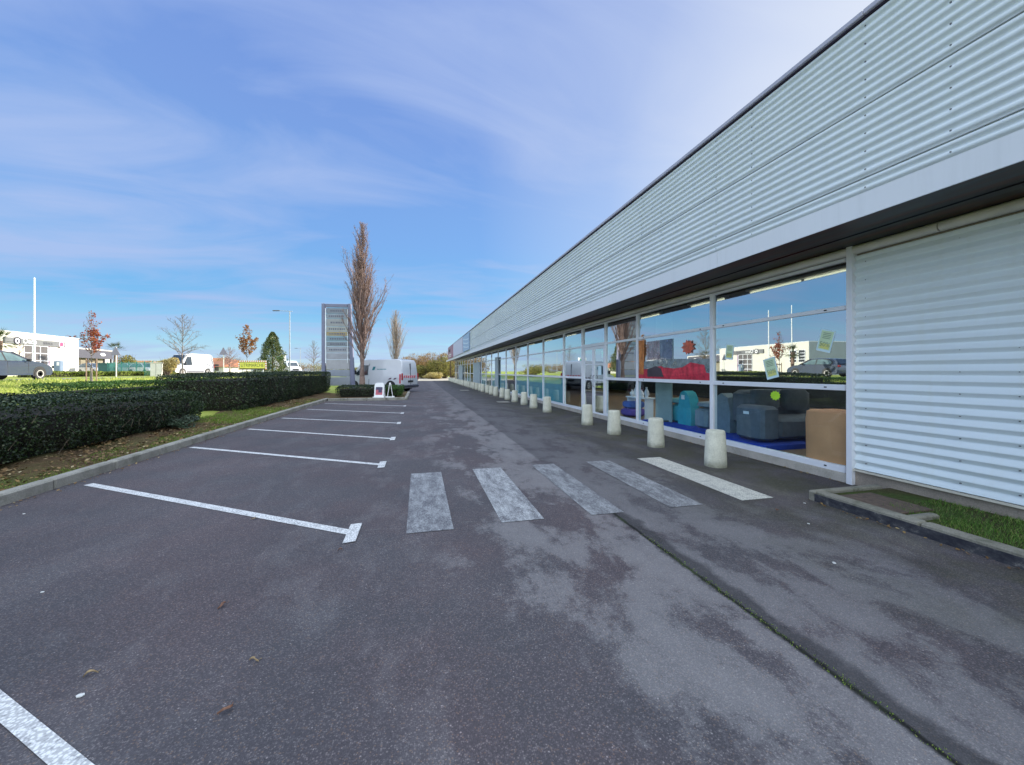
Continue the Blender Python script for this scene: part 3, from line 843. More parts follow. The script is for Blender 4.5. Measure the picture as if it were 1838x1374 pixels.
t_ = thing('display_board', 'pale grey green display board standing at the far end of the middle window', 'board', (5.9, 8.35, .2255), 0)
mb = MB(); mb.rbox(-.02, .02, -.15, .5, 0, 2.6, .008); mb.build('panel', M('board_sage', (0.30, 0.37, 0.35), .7), t_)
mb = MB(); mb.rbox(-.2, .2, -.05, .05, 0, .04, .008); mb.build('foot', SCREW, t_)
t_ = thing('display_shelf', 'white shelf with small pale vases beside the glass doors', 'shelf', (5.95, 9.8, FL), 0)
mb = MB(); mb.rbox(-.12, .2, -.55, .45, .55, .59, .008); mb.build('shelf', FRAME, t_)
for sy_ in (-.5, .4):
    mb = MB(); mb.box(-.08, .16, sy_ - .02, sy_ + .02, 0, .549); mb.build('leg', FRAME, t_)
for k, (yy, hh) in enumerate(((-.4, .28), (-.15, .2), (.12, .33), (.33, .18))):
    v_ = MB(); v_.lathe([(.03, 0), (.07, hh*.3), (.055, hh*.6), (.02, hh*.85), (.03, hh)], n=12)
    o = v_.build('vase', M('vase_white', (.7, .7, .75), .3), None, True); o.location = (5.98, 9.8 + yy, FL + .592)
    tag(o, ['rounded white vase at the near end of the white shelf', 'small squat white vase second from the near end of the shelf', 'tallest white vase on the white shelf', 'shortest white vase at the far end of the shelf'][k], 'vase', 'vases on the white shelf')
t_ = thing('bedding_stack', 'stack of blue and violet cushions on the floor by the doors', 'cushions', (6.05, 10.2, FL), 0)
mb = MB(); cushion(mb, 0, 0, .12, .3, .3, .11); mb.build('cushion', M('violet_cloth', (0.10, 0.06, 0.30), .9), t_, True)
mb = MB(); cushion(mb, .02, .02, .34, .27, .27, .10); mb.build('cushion', M('blue_cloth', (0.05, 0.12, 0.4), .9), t_, True)
# hanging lilac robe shape seen in the pane next to the doors
t_ = thing('hanging_cloth', 'pale blue cloth hanging on a rail in the window next to the doors', 'cloth', (5.62, 9.35, 1.3), 0)
mb = MB(); mb.tube([(0, -.3, .83), (0, .28, .83)], .012, 6); mb.build('rail', FRAME, t_)
mb = MB(); mb.prism([(-.22, .8), (.08, .8), (.10, .4), (.02, .15), (-.06, .02), (-.16, .12), (-.24, .4)], 'x', .0, .03); mb.build('fabric', M('pale_blue_cloth', (.32, .42, .68), .8, var=.3, vscale=9), t_)

# text
def text(name, body, size, mat, origin, xdir, updir, parent=None, ext=0.004, align='LEFT', sx=1.0):
    cu = bpy.data.curves.new(name, 'FONT'); cu.body = body; cu.size = size; cu.extrude = ext; cu.align_x = align; cu.align_y = 'CENTER'
    tmp = bpy.data.objects.new(name, cu); COL.objects.link(tmp)
    dg = bpy.context.evaluated_depsgraph_get()
    me = bpy.data.meshes.new_from_object(tmp.evaluated_get(dg))
    bpy.data.objects.remove(tmp)
    x = Vector(xdir).normalized(); u = Vector(updir).normalized(); z = x.cross(u)
    mt = Matrix(((x.x*sx, u.x, z.x, origin[0]), (x.y*sx, u.y, z.y, origin[1]), (x.z*sx, u.z, z.z, origin[2]), (0, 0, 0, 1)))
    me.transform(mt); me.materials.clear(); me.materials.append(mat)
    o = bpy.data.objects.new(name, me); COL.objects.link(o)
    if parent: o.parent = parent
    return o
# leaflets on the inside of the right window (seen from outside, x runs towards -v)
LEAFY = M('leaflet_paper', (0.62, 0.78, 0.52), 0.7, var=.08)
LEAFW = M('leaflet_edge', (0.66, 0.85, 0.90), 0.7, var=.05)
INK = M('leaflet_ink', (0.25, 0.35, 0.22), 0.7)
YEL = M('leaflet_yellow', (0.70, 0.70, 0.22), 0.7)
def leaflet(v, z, ang, h, label):
    t = thing('leaflet', label, 'leaflet', (GU - .0135, v, z), 0, 'sale leaflets on the right shop window')
    ca, sa = math.cos(ang), math.sin(ang)
    xd = Vector((0, -ca, sa)); ud = Vector((0, sa, ca)) 
    wd = h * .66
    def pl(name, w0, w1, z0, z1, off, mat):
        mb = MB()
        vs_ = [xd * a + ud * b + Vector((-off, 0, 0)) for a, b in ((w0, z0), (w1, z0), (w1, z1), (w0, z1))]
        vs2 = [p + Vector((.0006, 0, 0)) for p in vs_]
        mb.rings([vs2, vs_]); return mb.build(name, mat, t)
    pl('paper', -wd/2, wd/2, -h/2, h/2, .0016, LEAFW)
    pl('print_field', -wd*.42, wd*.42, -h*.40, h*.45, .0024, LEAFY)
    pl('yellow_field', -wd*.3, wd*.34, -h*.37, -h*.12, .0032, YEL)
    for k in range(4): pl('text_line', -wd*.28, wd*.28, h*(.33 - .075*k), h*(.36 - .075*k), .0032, INK)
    text('figures', '50%', h*.30, INK, -xd*wd*.0 - ud*h*.17 + Vector((-.0038, 0, 0)), xd, ud, t, .0003, 'CENTER')
leaflet(4.22, 1.87, R(-15), .30, 'largest pale green 50% leaflet, tilted, high beside the ribbed wall')
leaflet(5.08, 1.50, R(14), .33, 'pale leaflet tilted left just above the middle window rail')
leaflet(5.93, 1.80, R(-8), .27, 'small 50% leaflet near the bollard side of the right window')
t_ = thing('starburst_sticker', 'lime green starburst sticker on the lower right pane', 'sticker', (GU - .0135, 5.0, 1.07), 0)
def star(r0, r1, n, sx, sz):
    return [((r0 if k % 2 else r1)*math.cos(math.pi*k/n)*sx, (r0 if k % 2 else r1)*math.sin(math.pi*k/n)*sz) for k in range(2*n)]
mb = MB(); mb.prism(star(.062, .085, 11, 1.15, .95), 'x', -.003, -.001); mb.build('star', M('lime', (0.42, 0.72, 0.03), .6), t_)
# photographic banner behind the middle pane
t_ = thing('window_banner', 'colourful red furniture banner filling the middle pane of the second window', 'banner', (GU - .046, 7.645, 1.275), 0)
BW = 1.25
def sheer(name, col, a):
    m, t, b = newmat(name)
    v = coords(t)
    c = rampo(t, noise(t, v, 9, 6, .7), [(.3, tuple(x*.5 for x in col)), (.7, tuple(min(1, x*1.4) for x in col))])
    t.links.new(c, b.inputs['Base Color']); b.inputs['Roughness'].default_value = .5
    t.links.new(rampo(t, noise(t, v, 3.5, 5, .6), [(.3, a*.7), (.7, min(1, a*1.25))]), b.inputs['Alpha'])
    return m
def thin(name, poly, off, mat): 
    m_ = MB(); m_.prism(poly, 'x', off, off + .002); return m_.build(name, mat, t_)
thin('backing', [(-BW, 0), (BW, 0), (BW, .40), (.3, .46), (-BW, .42)], .02, sheer('banner_grey_film', (.30, .36, .38), .55))
thin('red_band', [(-BW, 0), (BW, 0), (BW, .22), (.1, .26), (-BW, .14)], .016, sheer('banner_red', (0.60, 0.03, 0.06), .85))
thin('red_sofa', [(-1.15, .14), (-1.1, .30), (-.7, .36), (-.45, .26), (.1, .22), (.3, .30), (.62, .26), (.7, .1), (-.2, .08)], .012, sheer('banner_bright_red', (0.80, 0.05, 0.08), .9))
thin('orange_strip', [(1.02, .1), (1.22, .1), (1.24, .95), (.98, .95)], .012, sheer('banner_orange', (0.75, 0.26, 0.06), .7))
thin('grey_panel', [(.35, .45), (.9, .45), (.9, .9), (.35, .9)], .012, sheer('banner_mauve', (0.42, 0.33, 0.36), .45))
thin('blue_panel', [(-.1, .45), (.33, .45), (.33, .9), (-.1, .9)], .012, sheer('banner_slate', (0.16, 0.20, 0.32), .5))
thin('dark_table', [(.2, .05), (.85, .05), (.85, .22), (.5, .30), (.3, .24)], .008, M('banner_dark', (0.06, 0.04, 0.05), .5, var=.4))
thin('star', [(x - .62, z + .68) for x, z in star(.11, .16, 9, 1.3, 1)], .008, sheer('banner_star', (0.85, 0.16, 0.08), .8))
# green exit sign inside above the doors
t_ = thing('exit_sign', 'green and white emergency exit sign behind the right door leaf', 'sign', (GU + .06, 11.0, 1.98), 0)
mb = MB(); mb.rbox(0, .02, -.16, .16, -.11, .11, .004); mb.build('box', WHITEP, t_)
mb = MB(); mb.box(-.004, -.001, -.12, .12, -.075, .075); mb.build('green_panel', glow('exit_green', (0.02, 0.35, 0.10), .5), t_)
mb = MB(); mb.prism([(-.10, 0), (-.04, .05), (-.04, .018), (.06, .018), (.06, -.018), (-.04, -.018), (-.04, -.05)], 'x', -.008, -.005); mb.build('arrow', WHITEP, t_)
t_ = thing('notice', 'white paper notice taped to the right door leaf', 'notice', (GU - .0135, 11.12, 1.5), 0)
mb = MB(); mb.box(-.003, -.001, -.10, .10, -.16, .12); mb.build('paper', LEAFW, t_)

# ------------------------------------------------------------------ bollards
ords = ['first', 'second', 'third', 'fourth', 'fifth', 'sixth', 'seventh', 'eighth', 'ninth', 'tenth', 'eleventh', 'twelfth', 'thirteenth', 'fourteenth', 'fifteenth', 'sixteenth', 'seventeenth', 'eighteenth', 'nineteenth', 'twentieth', 'twenty-first', 'twenty-second', 'twenty-third', 'twenty-fourth', 'twenty-fifth', 'twenty-sixth', 'twenty-seventh', 'twenty-eighth', 'twenty-ninth', 'thirtieth', 'thirty-first', 'thirty-second', 'thirty-third', 'thirty-fourth', 'thirty-fifth', 'thirty-sixth']
bv = [5.10, 6.68, 8.24, 9.83, 13.21, 14.8, 16.4, 17.95, 19.5, 21.0]
while bv[-1] < 58: bv.append(bv[-1] + 1.58)
bp = None
for i, v in enumerate(bv):
    lab = {0: 'nearest cream concrete bollard, beside the zebra crossing', 1: 'second cream concrete bollard from the zebra crossing', 2: 'third cream concrete bollard, by the display shelf window', 3: 'fourth cream concrete bollard, in front of the glass doors', 4: 'cream concrete bollard just beyond the doors, split by a crack line'}.get(i, f'{ords[i]} cream concrete bollard counting from the zebra crossing')
    if bp is None:
        mb = MB(); mb.lathe([(.158, -.02), (.160, .03), (.150, .25), (.138, .50), (.132, .535), (.118, .548)], n=28)
        bp = mb.build('bollard', BOLL, None, True)
        o = bp
    else:
        o = bp.copy(); COL.objects.link(o)
    o.location = (4.43 + .03 * math.sin(i * 2.3), v, 0)
    o.rotation_euler = (R(rnd.uniform(-.8, .8)), R(rnd.uniform(-.8, .8)), rnd.uniform(0, 6))
    tag(o, lab, 'bollard', 'concrete bollards along the shop front')

# ------------------------------------------------------------------ planting bed by the wall
mb = MB()
for y in np.arange(-5.76, 3.44, .92): mb.rbox(4.30, 4.42, y, y + .912, -.05, .115, .012)
mb.rbox(4.30, 5.3, 3.445, 3.53, -.05, .105, .012)
mb.rbox(4.43, 4.75, 2.62, 2.70, -.05, .108, .012)
tag(mb.build('bed_kerb', KERB2), 'thin concrete edging of the grass bed by the wall', kind='structure')
mb = MB(); mb.box(4.292, 4.2985, -6, 3.45, -.05, .085); tag(mb.build('kerb_tar', TARKERB), 'black tarred face of the bed edging', kind='structure')
BEDG = ground_mat('bed_ground', (0.10, 0.08, 0.05), (0.09, 0.10, 0.04), (0.08, 0.13, 0.035), 2.0, 22, .8)
flat('bed_soil', 4.42, GU - .03, -6, 3.45, .07, BEDG, 'mossy soil of the bed beside the wall')
mb = MB(); mb.rbox(4.47, 4.95, 2.78, 3.34, .065, .088, .006); tag(mb.build('manhole_cover', M('rust_plate', (0.11, 0.075, 0.055), .8, var=.4, vscale=20, bmp=.4)), 'rusty brown access cover in the bed by the wall', 'manhole cover')

# ------------------------------------------------------------------ vegetation
HEDGE = foliage('hedge_leaf', [(0.008, 0.015, 0.008), (0.014, 0.028, 0.011), (0.022, 0.042, 0.015), (0.055, 0.08, 0.032), (0.30, 0.31, 0.25)], .38, .12, ((0.05, 0.045, 0.025), 1.6, .62, .7))
HEDGE2 = foliage('hedge_leaf_bright', [(0.02, 0.045, 0.010), (0.035, 0.085, 0.016), (0.055, 0.12, 0.022), (0.08, 0.15, 0.035)], .5, .2)
CORE = M('hedge_core', (0.018, 0.014, 0.010), .95, var=.4)
BARK = M('bark', (0.16, 0.12, 0.09), .9, var=.35, vscale=20)
BARKG = M('bark_grey', (0.20, 0.17, 0.15), .9, var=.3, vscale=20)
def bump_noise(P, s):
    return (np.sin(P[:, 0]*2.1*s + 1.3) * np.cos(P[:, 1]*1.7*s) + np.sin(P[:, 1]*3.9*s + P[:, 2]*3.1*s) * .6 + np.cos(P[:, 0]*5.3*s - P[:, 1]*4.7*s + P[:, 2]*4*s) * .4) / 2
def hedge(name, label, x0, x1, y0, y1, z0, h0, h1, n, size, mat=HEDGE, rough=.07, bottom=.06, core=True, twigs=200):
    """clipped hedge: leaves on every outer face; height runs from h0 (near) to h1 (far)"""
    t = thing(name, label, 'hedge', ((x0+x1)/2, (y0+y1)/2, z0))
    cx, cy = (x0+x1)/2, (y0+y1)/2; W, L = (x1-x0), (y1-y0)
    hm = (h0+h1)/2
    areas = np.array([W*L, L*hm, L*hm*.6, W*hm, W*hm]); pr_ = areas/areas.sum()
    f = rng.choice(5, n, p=pr_)
    a = rng.uniform(-.5, .5, n); b = rng.uniform(0, 1, n); c_ = rng.uniform(-.5, .5, n)
    P = np.zeros((n, 3)); N = np.zeros((n, 3))
    P[:, 0] = np.where(f == 1, W/2, np.where(f == 2, -W/2, a*W)); P[:, 1] = np.where(f == 3, -L/2, np.where(f == 4, L/2, c_*L))
    hh = h0 + (h1-h0)*(P[:, 1]/L + .5)
    P[:, 2] = np.where(f == 0, hh, bottom + b*(hh-bottom))
    N[f == 0, 2] = 1; N[f == 1, 0] = 1; N[f == 2, 0] = -1; N[f == 3, 1] = -1; N[f == 4, 1] = 1
    q = bump_noise(P + np.array([cx, cy, 0]), 1.0)*rough + bump_noise(P + np.array([cx, cy, 0]), 3.1)*rough*.5
    # rounded shoulders
    ed = np.minimum(np.minimum(W/2-np.abs(P[:, 0]), L/2-np.abs(P[:, 1])), .3)
    P[:, 2] -= np.where(f == 0, np.maximum(.14-ed, 0)**2*2.5, 0)
    side = (f > 0); top = np.clip((P[:, 2]-(hh-.25))/.25, 0, 1)
    P -= N * (side*top**3*.035)[:, None]
    low = np.clip((.35-P[:, 2])/.35, 0, 1); P -= N*(side*low*.16)[:, None]
    P += N*(q - np.abs(rng.normal(0, .035, n)))[:, None]
    Vv, Ff = leaf_quads(P, size, .62, N*.9, .8)
    rv = np.clip(rng.beta(1.6, 2.6, n), 0, 1)
    np_mesh('foliage', Vv, Ff, mat, t, rv)
    if core:
        mb = MB(); i = .09+rough
        mb.M = Matrix.Identity(4)
        mb.rings([[(-W/2+i+.1, -L/2+i, .02), (W/2-i-.1, -L/2+i, .02), (W/2-i-.1, L/2-i, .02), (-W/2+i+.1, L/2-i, .02)],
                  [(-W/2+i, -L/2+i, .4), (W/2-i, -L/2+i, .4), (W/2-i, L/2-i, .4), (-W/2+i, L/2-i, .4)],
                  [(-W/2+i+.05, -L/2+i+.05, h0-i-.06), (W/2-i-.05, -L/2+i+.05, h0-i-.06), (W/2-i-.05, L/2-i-.05, h1-i-.06), (-W/2+i+.05, L/2-i-.05, h1-i-.06)]])
        mb.build('stems', CORE, t)
    if twigs:
        sg = []
        for _ in range(twigs):
            y_ = rng.uniform(-L/2, L/2); z_ = rng.uniform(.02, hm*.72); x_ = W/2 - rng.uniform(-.01, .13)
            d = np.array([rng.uniform(-.1, .25), rng.uniform(-.5, .5), rng.uniform(.1, .9)]); d /= np.linalg.norm(d)
            l_ = rng.uniform(.08, .24); sg.append((np.array([x_, y_, z_]), np.array([x_, y_, z_]) + d*l_, .005, .002))
        Vv, Ff = stick_mesh(sg, 3); tag(np_mesh('twigs', Vv, Ff, M('twig_pale', (0.17, 0.13, 0.09), .9, var=.4, vscale=9), t), kind='stuff')
    return t
hedge('hedge', 'nearest dark green clipped hedge beside the front parking bays', -8.3, -5.42, -3.0, 11.6, .13, 1.02, .80, 125000, .040, twigs=130)
hedge('hedge', 'low bright green hedge row behind the nearest hedge', -9.9, -8.5, 12.6, 20.5, .28, .84, .84, 26000, .05, HEDGE2, twigs=0)
hedge('hedge', 'second taller dark hedge beyond the gap, beside the far bays', -8.0, -5.5, 14.4, 27.0, .13, 1.22, 1.28, 70000, .05, twigs=120)
hedge('hedge', 'low dark hedge on the planted island in front of the poplar', -4.2, -1.6, 21.6, 23.6, .10, .55, .6, 9000, .05, twigs=60)
hedge('hedge', 'dense green juniper clump at the right corner of the island', -1.75, -0.85, 21.4, 23.8, .10, .5, .55, 7000, .045, HEDGE2, .12, twigs=0)
def blob_bush(name, label, cat, loc, rad, h, n, size, mat, group=None, lumps=9, z0=.0, twig=60):
    t = thing(name, label, cat, loc, 0, group)
    C = []
    for k in range(lumps):
        a = rng.uniform(0, 6.28); r_ = rad*.55*math.sqrt(rng.uniform(0, 1))
        C.append((r_*math.cos(a), r_*math.sin(a), z0 + h*rng.uniform(.3, .75), rng.uniform(.35, .55)*rad, rng.uniform(.22, .34)*h))
    idx = rng.integers(0, lumps, n); C = np.array(C)[idx]
    D = rng.normal(size=(n, 3)); D /= np.linalg.norm(D, axis=1, keepdims=True)
    rr = rng.uniform(.55, 1.08, n)**.6
    P = C[:, :3] + D*np.stack([C[:, 3], C[:, 3], C[:, 4]], 1)*rr[:, None]
    P[:, 2] = np.maximum(P[:, 2], .03)
    Vv, Ff = leaf_quads(P, size, .6, D*.4, .9)
    np_mesh('foliage', Vv, Ff, mat, t, rng.beta(2, 2, n))
    sg = []
    for _ in range(twig):
        a = rng.uniform(0, 6.28); e_ = np.array([math.cos(a)*rad*rng.uniform(.1, .8), math.sin(a)*rad*rng.uniform(.1, .8), h*rng.uniform(.6, 1.05)])
        s0 = e_*np.array([.15, .15, 0]); m_ = (s0+e_)*.5 + rng.normal(0, .06, 3)*rad
        sg += [(s0, m_, .02*h/2, .012*h/2), (m_, e_, .012*h/2, .004*h/2)]
    Vv, Ff = stick_mesh(sg, 3); np_mesh('stems', Vv, Ff, BARK, t)
    return t
blob_bush('shrub', 'small leafy shrub in the gap between the two hedges', 'shrub', (-6.3, 12.7, .13), .5, .52, 2200, .045, foliage('shrub_leaf', [(0.03, 0.05, 0.015), (0.05, 0.10, 0.025), (0.08, 0.14, 0.04)], .5, .2))
blob_bush('shrub', 'grey leaved low plant at the foot of the nearest hedge end', 'shrub', (-5.35, 10.6, .13), .40, .30, 1300, .05, foliage('grey_leaf', [(0.03, 0.05, 0.04), (0.06, 0.09, 0.07), (0.10, 0.13, 0.10)], .6, .1))

# grass
def grass(name, label, regions, mat, zf, kind='stuff'):
    Vs = []; rv = []
    for (x0, x1, y0, y1, n, h, w_) in regions:
        X = rng.uniform(x0, x1, n); Y = rng.uniform(y0, y1, n)
        keep = bump_noise(np.stack([X, Y, X*0], 1)*1.3, 1.4) + rng.normal(0, .25, n) > -.25
        X, Y = X[keep], Y[keep]; n = len(X)
        Z = np.array([zf(a, b) for a, b in zip(X, Y)])
        a = rng.uniform(0, 6.28, n); hh = h*rng.uniform(.4, 1.2, n); ln = rng.normal(0, .45, (n, 2))*hh[:, None]
        P = np.stack([X, Y, Z], 1); d = np.stack([np.cos(a), np.sin(a), a*0], 1)*w_*.5
        tip = P + np.stack([ln[:, 0], ln[:, 1], hh], 1)
        Vs.append(np.stack([P - d, P + d, tip], 1).reshape(-1, 3)); rv.append(rng.uniform(0, 1, n))
    Vv = np.concatenate(Vs); rv = np.concatenate(rv)
    return tag(np_mesh(name, Vv, np.arange(len(Vv)).reshape(-1, 3), mat, None, rv), label, 'grass', None, kind)
GRL = foliage('grass_blade', [(0.07, 0.12, 0.018), (0.13, 0.22, 0.03), (0.20, 0.29, 0.05), (0.26, 0.26, 0.10)], .6, .3)
GRS = foliage('grass_blade_sunny', [(0.22, 0.27, 0.05), (0.32, 0.38, 0.08), (0.42, 0.44, 0.12), (0.46, 0.44, 0.18)], .6, .3)
GRB = foliage('grass_blade_lush', [(0.05, 0.09, 0.02), (0.08, 0.17, 0.03), (0.13, 0.24, 0.05), (0.24, 0.24, 0.10)], .6, .3)
grass('verge_grass', 'thin grass and moss along the kerb under the hedge', [(-5.05, -4.53, -1, 20.3, 26000, .035, .008), (-5.9, -4.6, 11.2, 15.5, 9000, .09, .01), (-4.75, -4.53, 2, 20, 4000, .05, .008)], GRL, lambda x, y: .13 - .05*max(0, (x + 5.0)/.48))
grass('field_grass', 'sunlit rough grass rising beyond the hedges', [(-19, -8.6, -2, 22, 60000, .11, .03), (-19, -9, 22, 60, 30000, .14, .06)], GRS, lambda x, y: tz(x, y))
grass('bed_grass', 'green grass growing in the bed beside the ribbed wall', [(4.45, 5.40, -1.5, 2.55, 21000, .036, .007), (4.6, 5.42, 2.4, 3.0, 1800, .04, .006)], GRB, lambda x, y: .07)
grass('joint_weed', 'moss and weed growing along the asphalt joint', [(1.91, 1.97, 0.8, 3.3, 700, .008, .006)], GRL, lambda x, y: .001)
# fallen leaf litter on the verge
n = 3600
P = np.stack([rng.uniform(-5.7, -4.55, n), rng.uniform(1, 20, n), np.full(n, .16)], 1); P[:, 2] -= .05*np.clip((P[:, 0]+5.0)/.48, 0, 1)
Vv, Ff = leaf_quads(P, .06, .6, np.array([[0, 0, 3.0]]), 1.0)
LIT = foliage('dry_leaf', [(0.07, 0.04, 0.02), (0.16, 0.09, 0.045), (0.26, 0.17, 0.09), (0.42, 0.36, 0.26)], .8, .1)
tag(np_mesh('leaf_litter', Vv, Ff, LIT, None, rng.beta(1.5, 2.2, n)), 'dry brown leaf litter scattered under the hedge', 'leaf litter', None, 'stuff')
n = 260
yl = rng.uniform(3.6, 14, n); P = np.stack([GU - .09 - np.abs(rng.normal(0, .05, n)), yl, np.full(n, .012)], 1)
n2 = 120; P2 = np.stack([4.27 - np.abs(rng.normal(0, .04, n2)), rng.uniform(-1, 3.5, n2), np.full(n2, .012)], 1)
n3 = 520; P3 = np.stack([-4.34 + np.abs(rng.normal(0, .07, n3)), rng.uniform(0, 20, n3), np.full(n3, .012)], 1)
P = np.concatenate([P, P2, P3])
Vv, Ff = leaf_quads(P, .035, .6, np.array([[0, 0, 3.0]]), .8)
tag(np_mesh('leaf_litter', Vv, Ff, LIT, None, rng.beta(1.5, 2.2, len(P))), 'dry leaves gathered at kerbs and the foot of the shop front', 'leaf litter', None, 'stuff')
# single leaves and scraps on the asphalt
def curled_leaf(L, W, mat, seed):
    r_ = random.Random(seed); mb = MB(); n_ = 6; vs_ = []; fs_ = []
    for i in range(n_ + 1):
        t = i / n_; w_ = W * math.sin(math.pi * min(1, t*.9 + .06)) * r_.uniform(.75, 1.1); x = (t - .5)*L; z = .004 + .010*math.sin(t*3.1) * r_.uniform(.6, 1.2)
        b_ = .015*math.sin(t*4 + seed)
        vs_ += [(x, b_ - w_/2, z + .006), (x, b_, z), (x, b_ + w_/2, z + .007)]
    for i in range(n_):
        for k in (0, 1): fs_.append((3*i + k, 3*i + k + 1, 3*i + k + 4, 3*i + k + 3))
    mb.add(vs_, fs_); mb.tube([(L*.5, .0, .006), (L*.72, .01, .004)], .0015, 4)
    return mb.build('fallen_leaf', mat)
DRY = M('leaf_tan', (0.33, 0.24, 0.13), .8, var=.4, vscale=30); DRY2 = M('leaf_brown', (0.22, 0.11, 0.07), .8, var=.4, vscale=30)
spots = [(-1.52, 2.27, 40, 'tan curled fallen leaf near the bottom left bay line', DRY, .075), (-.80, 2.19, 10, 'olive curled fallen leaf on the asphalt at lower left', DRY, .07), (-.80, 1.90, 60, 'reddish brown fallen leaf nearest the camera', DRY2, .085), (-1.57, 4.30, 50, 'tan fallen leaf just in front of the second bay line', DRY, .08),
         (-1.18, 2.75, 55, 'thin brown leaf flat on the asphalt at left', DRY2, .10), (-.62, 3.38, 5, 'small brown leaf beside the T end of the bay line', DRY2, .05), (3.62, 3.30, 30, 'small tan leaf near the cream zebra stripe', DRY2, .05)]
for i, (x, y_, a, lab, mt, L_) in enumerate(spots):
    L_ *= .65; o = curled_leaf(L_, L_*.36, mt, i); o.location = (x, y_, .002); o.rotation_euler = (0, 0, R(a)); tag(o, lab, 'leaf', 'single leaves on the asphalt')
SCR = M('paper_scrap', (0.62, 0.62, 0.60), .8)
for i, (x, y_) in enumerate([(-1.47, 2.14), (3.05, 2.3), (4.12, 3.42), (-2.4, 3.2), (5.1, 1.9), (3.6, 2.95), (-3.9, 5.0)]):
    mb = MB(); r_ = rnd.uniform(.007, .013); mb.rings([[(r_*1.4*math.cos(k), r_*math.sin(k), z) for k in (0, 1, 2.2, 3.1, 4.3, 5.4)] for z in (0, .004)])
    o = mb.build('litter_scrap', SCR); o.location = (x, y_, .08 if x > 4.42 else .002); o.rotation_euler = (0, 0, i)
    tag(o, 'tiny white scrap of litter lying on the ground', 'litter', 'white scraps of litter')

# ------------------------------------------------------------------ trees
def branchy(name, label, loc, height, mode, seed, leafmat=None, nleaf=0, leafsize=.07, bark=BARK, group=None, spread=1.0, cb=.25, nprim=40, r0=.09, leafbias=None, stake=False):
    r = np.random.default_rng(seed)
    t = thing(name, label, 'tree', loc, 0, group)
    tr = []; br = []; tips = []
    # trunk polyline
    pts = [np.array([0., 0., -.1])]; ns = 10
    for i in range(ns): pts.append(np.array([r.normal(0, .012*height/4)*(i > 1), r.normal(0, .012*height/4)*(i > 1), (i+1)/ns*height]))
    rad = [r0*(1 - .93*(i/ns)**.9) for i in range(ns+1)]; rad[0] *= 1.25
    mb = MB(); mb.tube([tuple(p) for p in pts], rad, 10); mb.build('trunk', bark, t, True)
    def at(z): 
        k = max(0, min(ns-1, int((z)/height*ns))); f_ = z/height*ns - k
        return pts[k]*(1-f_) + pts[k+1]*f_, rad[k]*(1-f_) + rad[k+1]*f_
    def unit(v): return v/(np.linalg.norm(v) + 1e-9)
    for i in range(nprim):
        f_ = (i + r.uniform(0, 1))/nprim; z = height*(cb + (1-cb)*f_*.96)
        p, pr_ = at(z); az = i*2.4 + r.uniform(-.4, .4)
        if mode == 'poplar':
            env = spread*(math.sin(min(1, (f_*1.25 + .22))*math.pi*.80)**.8)
            el = R(r.uniform(62, 80)); L = env*r.uniform(1.6, 2.9)*(1 - .62*f_)
            L = min(L, (height - z)*.85 + .15)
        elif mode == 'spread':
            env = spread*math.sin(math.pi*min(1, .35 + .6*f_))*(1 - .35*f_)
            el = R(r.uniform(10, 45) + 30*f_); L = env*r.uniform(.7, 1.1)
        else: # conical young tree
            env = spread*(1 - f_)**.8 + .12
            el = R(r.uniform(20, 50)); L = env*r.uniform(.7, 1.1)
        d = np.array([math.cos(az)*math.cos(el), math.sin(az)*math.cos(el), math.sin(el)])
        seg = 6; q = p.copy(); rr = min(pr_*.65, .012 + L*.011); dd = d.copy()
        for s_ in range(seg):
            dd = unit(dd + r.normal(0, .10, 3) + np.array([0, 0, .10 if mode != 'spread' else .04]))
            q2 = q + dd*L/seg; ra = rr*(1 - s_/seg*.8); rb_ = rr*(1 - (s_+1)/seg*.8)
            br.append((q, q2, ra, rb_))
            nk = {'poplar': 4, 'spread': 4, 'cone': 2}[mode]
            for _ in range(nk):
                if s_ < 1 and mode != 'poplar': continue
                side = unit(r.normal(size=3)); ld = unit(dd*.9 + side*(.45 if mode == 'poplar' else .75) + np.array([0, 0, .3]))
                l2 = L*r.uniform(.12, .26)*(1 if mode != 'poplar' else .85)
                base = q + (q2 - q)*r.uniform(0, 1); m2 = base + ld*l2*.5; e2 = m2 + unit(ld + r.normal(0, .2, 3))*l2*.5
                br.append((base, m2, rb_*.5 + .0015, rb_*.35 + .0012)); br.append((m2, e2, rb_*.35 + .0012, .0012)); tips.append(e2)
                for _ in range(3 if mode == 'poplar' else 2):
                    b3 = base + (e2-base)*r.uniform(.2, 1); e3 = b3 + unit(ld + r.normal(0, .55, 3))*l2*r.uniform(.25, .5)
                    br.append((b3, e3, .0022, .001)); tips.append(e3)
            q = q2
    sc = 1.0
    Vv, Ff = stick_mesh([(a, b, max(c*sc, .0045), max(d*sc, .003)) for a, b, c, d in br], 3)
    crown = np_mesh('crown', Vv, Ff, bark, t)
    if nleaf:
        tp = np.array(tips)
        if leafbias is not None:
            wgt = leafbias(tp); wgt = wgt/wgt.sum(); idx = r.choice(len(tp), nleaf, p=wgt)
        else: idx = r.integers(0, len(tp), nleaf)
        P = tp[idx] + r.normal(0, .05, (nleaf, 3))
        Vv, Ff = leaf_quads(P, leafsize, .7, None, 1.0, r)
        np_mesh('leaves', Vv, Ff, leafmat, t, r.uniform(0, 1, nleaf))
    if stake:
        mb = MB(); mb.tube([(.22, 0, -.1), (.22, 0, 1.25)], .03, 6); mb.tube([(-.22, 0, -.1), (-.22, 0, 1.25)], .03, 6); mb.box(-.25, .25, -.015, .015, 1.1, 1.16); mb.build('stake', M('stake_wood', (0.3, 0.2, 0.13), .8), t)
    return t
